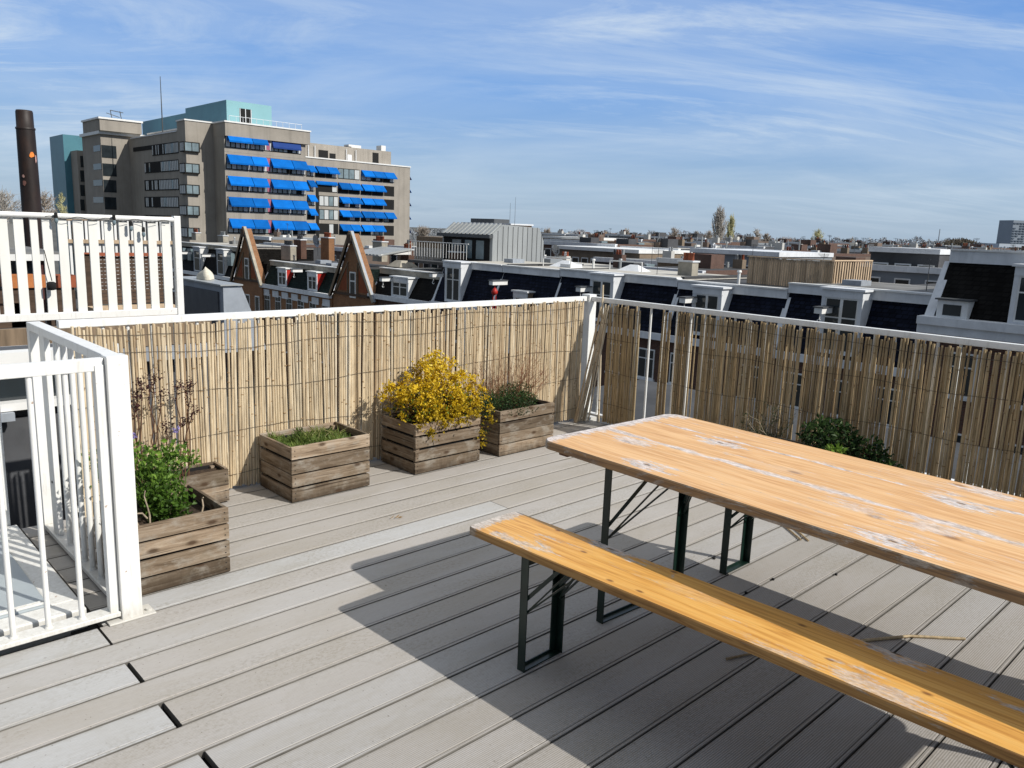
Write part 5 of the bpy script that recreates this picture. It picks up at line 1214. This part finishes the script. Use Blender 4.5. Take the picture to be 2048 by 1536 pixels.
mb = MB(); pts = [PY(p, 424+p*.038+ (7+3*math.sin(p*.11)), YN-.06) for p in range(90, 345, 8)]; mb.path(pts, .0028, .0028, 4); p0_, p1_ = PY(88,500,YN-.06), PY(104,562,YN-.06); mb.path([p0_, p1_], .0035, .0035, 4); mb.build('wire', DARK, t)
for px, py in ((112,436),(228,440),(262,452),(287,464)):
    c_ = PY(px, py, YN-.07); mb = MB(); mb.ring((c_.x,c_.y,c_.z), [(.004,.045),(.013,.04),(.015,.01),(.014,0)], 8, 0); mb.ring((c_.x,c_.y,c_.z-.05), [(.004,.005),(.014,.015),(.017,.03),(.012,.048)], 8, 1); mb.build('bulb', [DARK, GLASSB], t)
c_ = PY(103, 572, YN-.08); mb = MB(); mb.ring((c_.x,c_.y,c_.z-.03), [(.01,-.005),(.034,.0),(.036,.055),(.02,.065)], 10); tag(mb.build('lamp', DARK), 'black box lamp hanging by a wire in front of the white slat fence', 'lamp')
# neighbour's terrace: floor, timber screens, inner balusters, pots, parasol pole
t = thing('neighbour_house', 'neighbouring house whose flat roof carries the white slat fence', 'house', (2, 11, GZ))
bx('wall', DGREY, t, -8, YN-.12, GZ, 3.05, 17, .30); bx('roof', ROOFD, t, -8, YN-.13, .301, 3.06, 17, .36)
bx('fascia', WOODB, t, -8, YN-.20, .34, 3.05, YN-.135, .55); bx('gutter', GREYM, t, -8, YN-.30, .22, 3.05, YN-.205, .335)
t = thing('timber_screen', 'dark brown horizontal-slat timber screen behind the white slat fence', 'screen', (2.9, 9.6, .36))
Yq = 9.6; a, b = PY(166, 560, Yq), PY(332, 560, Yq); z0_, z1_ = .37, PY(250, 512, Yq).z
mb = MB(); nsl = 13
for k in range(nsl):
    z = z0_+.12+(z1_-z0_-.12)*k/nsl; mb.box(a.x, Yq, z, b.x, Yq+.02, z+(z1_-z0_)/nsl*.72, 0, R_.random())
mb.build('slats', WOODD, t)
mb = MB(); mb.box(a.x, Yq-.03, z1_, b.x, Yq+.05, z1_+.035, 0, .6); mb.build('top_board', TERRA, t)
for px in (176, 333): x = PY(px, 560, Yq).x; mb = MB(); mb.box(x-.03, Yq-.03, .36, x+.03, Yq-.001, z1_+.02, 0, .2); mb.build('post', WOODD, t)
mb = MB(); mb.box(a.x, Yq-.3, .37, b.x, Yq-.05, .48, 0, .9); mb.build('bench_board', WOODL, t)
t = thing('baluster_fence', 'second white baluster fence farther back beyond the brown timber screen', 'fence', (3.2, 12.5, .36)); Yb_ = 12.5
for i in range(26):
    px = 132+i*8.3; x = PY(px, 480, Yb_).x; mb = MB(); mb.box(x-.016, Yb_-.01, .4, x+.016, Yb_+.01, PY(px, 437, Yb_).z); mb.build('baluster', TRIMW, t)
mb = MB(); a, b = PY(128,437,Yb_), PY(345,437,Yb_); mb.bar(a, b, .04, .05); a, b = PY(128,482,Yb_), PY(345,483,Yb_); mb.bar((a.x,Yb_-.03,a.z),(b.x,Yb_-.03,a.z),.05,.05); mb.build('rail', WOODL, t)
t = thing('garden_shed', 'dark maroon-posted wooden shed with grey roof at the left behind the fence', 'shed', (1.7, 10.5, .36)); Ys = 10.4
x0_, x1_ = PY(-80, 560, Ys).x, PY(112, 560, Ys).x; zs = PY(50, 513, Ys).z
bx('wall', DGREY, t, x0_, Ys+.3, .37, x1_, Ys+2.5, zs); bx('roof', ROOFG, t, x0_-.1, Ys-.1, zs, x1_+.1, Ys+2.7, zs+.05); bx('roof_edge', TRIMW, t, x0_-.1, Ys-.14, zs-.04, x1_+.1, Ys-.101, zs+.03)
bx('upper_roof', ROOFG, t, x0_, Ys+1.4, zs+.051, x1_-.1, Ys+2.6, PY(50,448,Ys+1.4).z)
for px in (86, 92): x = PY(px, 560, Ys).x; bx('post', M('maroon_stain', (.07,.022,.02), .8, .3, 4), t, x-.035, Ys-.08, .37, x+.035, Ys-.0, zs-.041)
bx('window', GLASS, t, PY(28,530,Ys).x, Ys+.28, PY(50,540,Ys).z, PY(70,530,Ys).x, Ys+.299, PY(50,517,Ys).z)
for lab, px, py, s, m_ in (('orange plastic crate of pots behind the white fence slats', 47, 560, .16, M('orange_plastic', (.42,.15,.045), .6, .2, 5)), ('terracotta planter box low behind the white fence slats', 119, 560, .13, TERRA), ('brown planter box at the left end behind the white fence', 20, 590, .14, WOODD)):
    c_ = PY(px, py, 9.0); zb_ = max(.365, c_.z-.07); t = thing('plant_box', lab, 'plant box', (c_.x, 9.0, zb_))
    for sx in (-1, 1): bx('side', m_, t, c_.x+sx*s-.01, 8.9, zb_, c_.x+sx*s+.01, 9.14, c_.z+.05)
    bx('front', m_, t, c_.x-s+.011, 8.9, zb_, c_.x+s-.011, 8.92, c_.z+.05); bx('back', m_, t, c_.x-s+.011, 9.12, zb_, c_.x+s-.011, 9.14, c_.z+.05); bx('stand', WOODD, t, c_.x-s*.9, 8.93, .361, c_.x+s*.9, 9.11, zb_-.001); bx('soil', SOIL, t, c_.x-s+.012, 8.921, zb_, c_.x+s-.012, 9.119, c_.z)
c_ = PY(151, 450, 8.6); mb = MB(); cane(mb, c_.x, 8.6, .37, c_.x-.02, 8.6, c_.z, .022, .35, 8); tag(mb.build('bamboo_pole', [CANE_R, NODE]), 'thick brown bamboo pole standing behind the white slat fence', 'pole')

# grey wall of the stair side seen between the bars at the far left
t = thing('roof_wall', 'low grey panelled wall with a white-framed window seen through the stair railing', 'wall', (.6, 5.6, -2)); Yw = 5.3
g = lambda px, py: PY(px, py, Yw)
bx('panel', DGREY, t, -3, Yw, -2.5, 1.6, Yw+.2, g(50,835).z); bx('upper_panel', DGREY, t, -3, Yw+.06, g(50,835).z, 1.6, Yw+.2, g(50,700).z-.001)
bx('coping', TRIMW, t, -3, Yw-.05, g(50,727).z, 1.62, Yw+.22, g(50,701).z)
bx('pane', GLASS, t, -3, Yw+.03, g(50,800).z, 1.55, Yw+.059, g(50,735).z); bx('sill', TRIMW, t, -3, Yw-.06, g(50,815).z, 1.6, Yw+.029, g(50,800).z); bx('ledge', GREYM, t, -3, Yw-.10, g(50,832).z, 1.0, Yw-.061, g(50,816).z)

# grey dormer with the pale cloth, below the slate roofs
t = thing('zinc_dormer', 'large grey zinc dormer on the neighbouring roof just beyond the fence rail', 'dormer', (5.5, 13.5, -1.2))
xd = 5.6; c0 = PX(446, 572, xd); yd0 = c0.y; yd1 = PX(352, 560, xd).y; zd1 = c0.z; zd0 = PX(470, 640, xd).z-.6
mb = MB(); mb.poly([(xd,yd0,zd0),(xd+.75,yd0,zd0),(xd+1.2,yd1,zd0),(xd,yd1,zd0),(xd,yd0,zd1),(xd+.32,yd0,zd1-.02),(xd+.5,yd1,zd1+.03),(xd,yd1,zd1)], [(0,1,5,4),(1,2,6,5),(2,3,7,6),(3,0,4,7),(4,5,6,7)]); mb.build('body', GREYM, t)
bx('front_panel', DGREY, t, xd-.03, yd0+.16, zd0, xd-.002, yd1-.05, zd1-.11); bx('flashing', ZINC, t, xd-.06, yd0-.04, zd1+.001, xd+.33, yd1, zd1+.025)
mb = MB(); c_ = PX(412, 562, xd+.2)
n1, k1 = 14, 7; vs = []
for j in range(k1):
    for i in range(n1):
        a = 2*math.pi*i/n1; s = math.sin(math.pi*.5*(1-j/(k1-1)))**.8; w = 1+.22*math.sin(a*3+1)+.12*math.sin(a*7)
        vs.append((c_.x+.13*s*w*math.cos(a), c_.y+.19*s*w*math.sin(a), zd1+.03+.20*(j/(k1-1))**.8*(1+.12*math.sin(a*2))))
mb.poly(vs, [(j*n1+i, j*n1+(i+1)%n1, (j+1)*n1+(i+1)%n1, (j+1)*n1+i) for j in range(k1-1) for i in range(n1)], 0, .5, True)
tag(mb.build('cloth_bundle', CREAM), 'crumpled cream cloth bundle lying on top of the grey zinc dormer', 'cloth')
# lower roofs right below the fences
t = thing('lower_extension', 'lower flat roof with pale edging seen through the gap by the corner post', 'extension', (8, 3, GZ))
bx('wall', BRICK, t, XR+.5, -8, GZ, 12, 9, -1.35); bx('roof', ROOFD, t, XR+.45, -8, -1.349, 12.1, 9.1, -1.25)
bx('edging', TRIM, t, XR+.4, -8.1, -1.5, XR+.449, 9.1, -1.2); 
for y, m_ in ((1.6,TRIMW),(4.6,TRIM),(-2.5,TRIMW)): bx('skylight', m_, t, 7.2, y, -1.249, 8.8, y+1.3, -.9)
bx('lower_roof', ROOFG, t, 1.5, 4.6, -3.2, XR+.3, 12, -3.0)
# ------------------------------------------------------------------ light, sky, camera
SUN = Vector((.475, -1.18, 1.0)).normalized()
sd = bpy.data.lights.new('sun', 'SUN'); sd.energy = 4.7; sd.angle = rad(.53); sd.color = (1.0, .955, .88)
so = bpy.data.objects.new('sun', sd); COL.objects.link(so); so.rotation_euler = (-SUN).to_track_quat('-Z', 'Y').to_euler(); so.location = (0,0,30)
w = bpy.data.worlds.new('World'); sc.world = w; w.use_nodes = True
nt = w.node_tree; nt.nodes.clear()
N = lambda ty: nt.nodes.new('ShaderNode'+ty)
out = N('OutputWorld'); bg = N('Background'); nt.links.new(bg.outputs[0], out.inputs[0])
sky = N('TexSky'); sky.sky_type = 'NISHITA'; sky.sun_disc = False; sky.sun_elevation = math.asin(SUN.z); sky.sun_rotation = math.atan2(SUN.x, SUN.y)
sky.altitude = 0; sky.air_density = 1.0; sky.dust_density = .6; sky.ozone_density = 2.2
tc = N('TexCoord'); sep = N('SeparateXYZ'); nt.links.new(tc.outputs['Generated'], sep.inputs[0])
def wm(op, a, b=0.0):
    m = N('Math'); m.operation = op
    for i, x in enumerate((a, b)):
        if isinstance(x, (int, float)): m.inputs[i].default_value = x
        else: nt.links.new(x, m.inputs[i])
    return m.outputs[0]
den = wm('ADD', wm('MAXIMUM', sep.outputs[2], 0), .13)
cb = N('CombineXYZ'); nt.links.new(wm('DIVIDE', sep.outputs[0], den), cb.inputs[0]); nt.links.new(wm('DIVIDE', sep.outputs[1], den), cb.inputs[1])
def wnoise(scale, sx, sy, detail, rough, dist, rot, ofs=0):
    m0 = N('Mapping'); m0.inputs['Rotation'].default_value = (0,0,rad(rot)); nt.links.new(cb.outputs[0], m0.inputs[0])
    mp = N('Mapping'); mp.inputs['Scale'].default_value = (sx, sy, 1); mp.inputs['Location'].default_value = (ofs, ofs*.7, 0); nt.links.new(m0.outputs[0], mp.inputs[0])
    n = N('TexNoise'); n.inputs['Scale'].default_value = scale; n.inputs['Detail'].default_value = detail; n.inputs['Roughness'].default_value = rough; n.inputs['Distortion'].default_value = dist
    nt.links.new(mp.outputs[0], n.inputs['Vector']); return n.outputs['Fac']
def wramp(f, st):
    r = N('ValToRGB'); e = r.color_ramp.elements
    while len(e) < len(st): e.new(.5)
    for k, (p, c) in enumerate(st): e[k].position = p; e[k].color = (c,c,c,1) if isinstance(c,(int,float)) else (*c,1)
    nt.links.new(f, r.inputs[0]); return r.outputs[0]
# spring sky by height over Nishita; unseen zenith brightened as added fill light
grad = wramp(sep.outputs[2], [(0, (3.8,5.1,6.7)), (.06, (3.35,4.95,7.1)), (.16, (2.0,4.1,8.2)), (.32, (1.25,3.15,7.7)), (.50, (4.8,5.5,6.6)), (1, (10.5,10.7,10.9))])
azi = wm('ADD', wm('MULTIPLY', sep.outputs[0], .9), wm('MULTIPLY', sep.outputs[1], .3))      # unseen side of the sky dimmed to cut fill on shaded walls
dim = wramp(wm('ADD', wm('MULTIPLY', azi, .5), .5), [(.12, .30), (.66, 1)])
def cmix(f, a, b, mode='MIX'):
    m = N('Mix'); m.data_type = 'RGBA'; m.blend_type = mode
    for idx, x in ((0, f), (6, a), (7, b)):
        if isinstance(x, (int, float)): m.inputs[idx].default_value = x
        elif isinstance(x, tuple): m.inputs[idx].default_value = (*x, 1)
        else: nt.links.new(x, m.inputs[idx])
    return m.outputs[2]
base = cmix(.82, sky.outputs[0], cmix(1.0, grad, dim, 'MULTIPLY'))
veil = wramp(wnoise(.45, .8, 1.25, 8, .60, 1.6, -124, 6.6), [(.38, 0), (.70, 1)])
streak = wramp(wnoise(.75, .62, 1.75, 10, .68, 1.9, -146, 5.2), [(.47, 0), (.72, 1)])
patchy = wramp(wnoise(.36, .9, 1.1, 3, .5, .3, -120, 1.4), [(.38, 0), (.62, 1)])
cl = wm('ADD', wm('MULTIPLY', veil, .44), wm('MULTIPLY', wm('MULTIPLY', streak, patchy), .85))
fade = wramp(sep.outputs[2], [(0, .15), (.07, .8), (.30, 1), (.6, .4)])
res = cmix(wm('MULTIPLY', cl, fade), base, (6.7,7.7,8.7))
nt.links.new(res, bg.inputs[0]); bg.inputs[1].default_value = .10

cam = bpy.data.cameras.new('camera'); co = bpy.data.objects.new('camera', cam); COL.objects.link(co)
cam.sensor_width = 36; cam.lens = FPX/2048*36; cam.clip_start = .05; cam.clip_end = 20000
m = Matrix((CAMR, CAMU, -CAMF)).transposed().to_4x4(); m.translation = CAM; co.matrix_world = m
sc.camera = co
sc.view_settings.view_transform = 'Standard'; sc.view_settings.look = 'None'; sc.view_settings.exposure = 0
sc.cycles.max_bounces = 6; sc.cycles.diffuse_bounces = 3; sc.cycles.transparent_max_bounces = 6
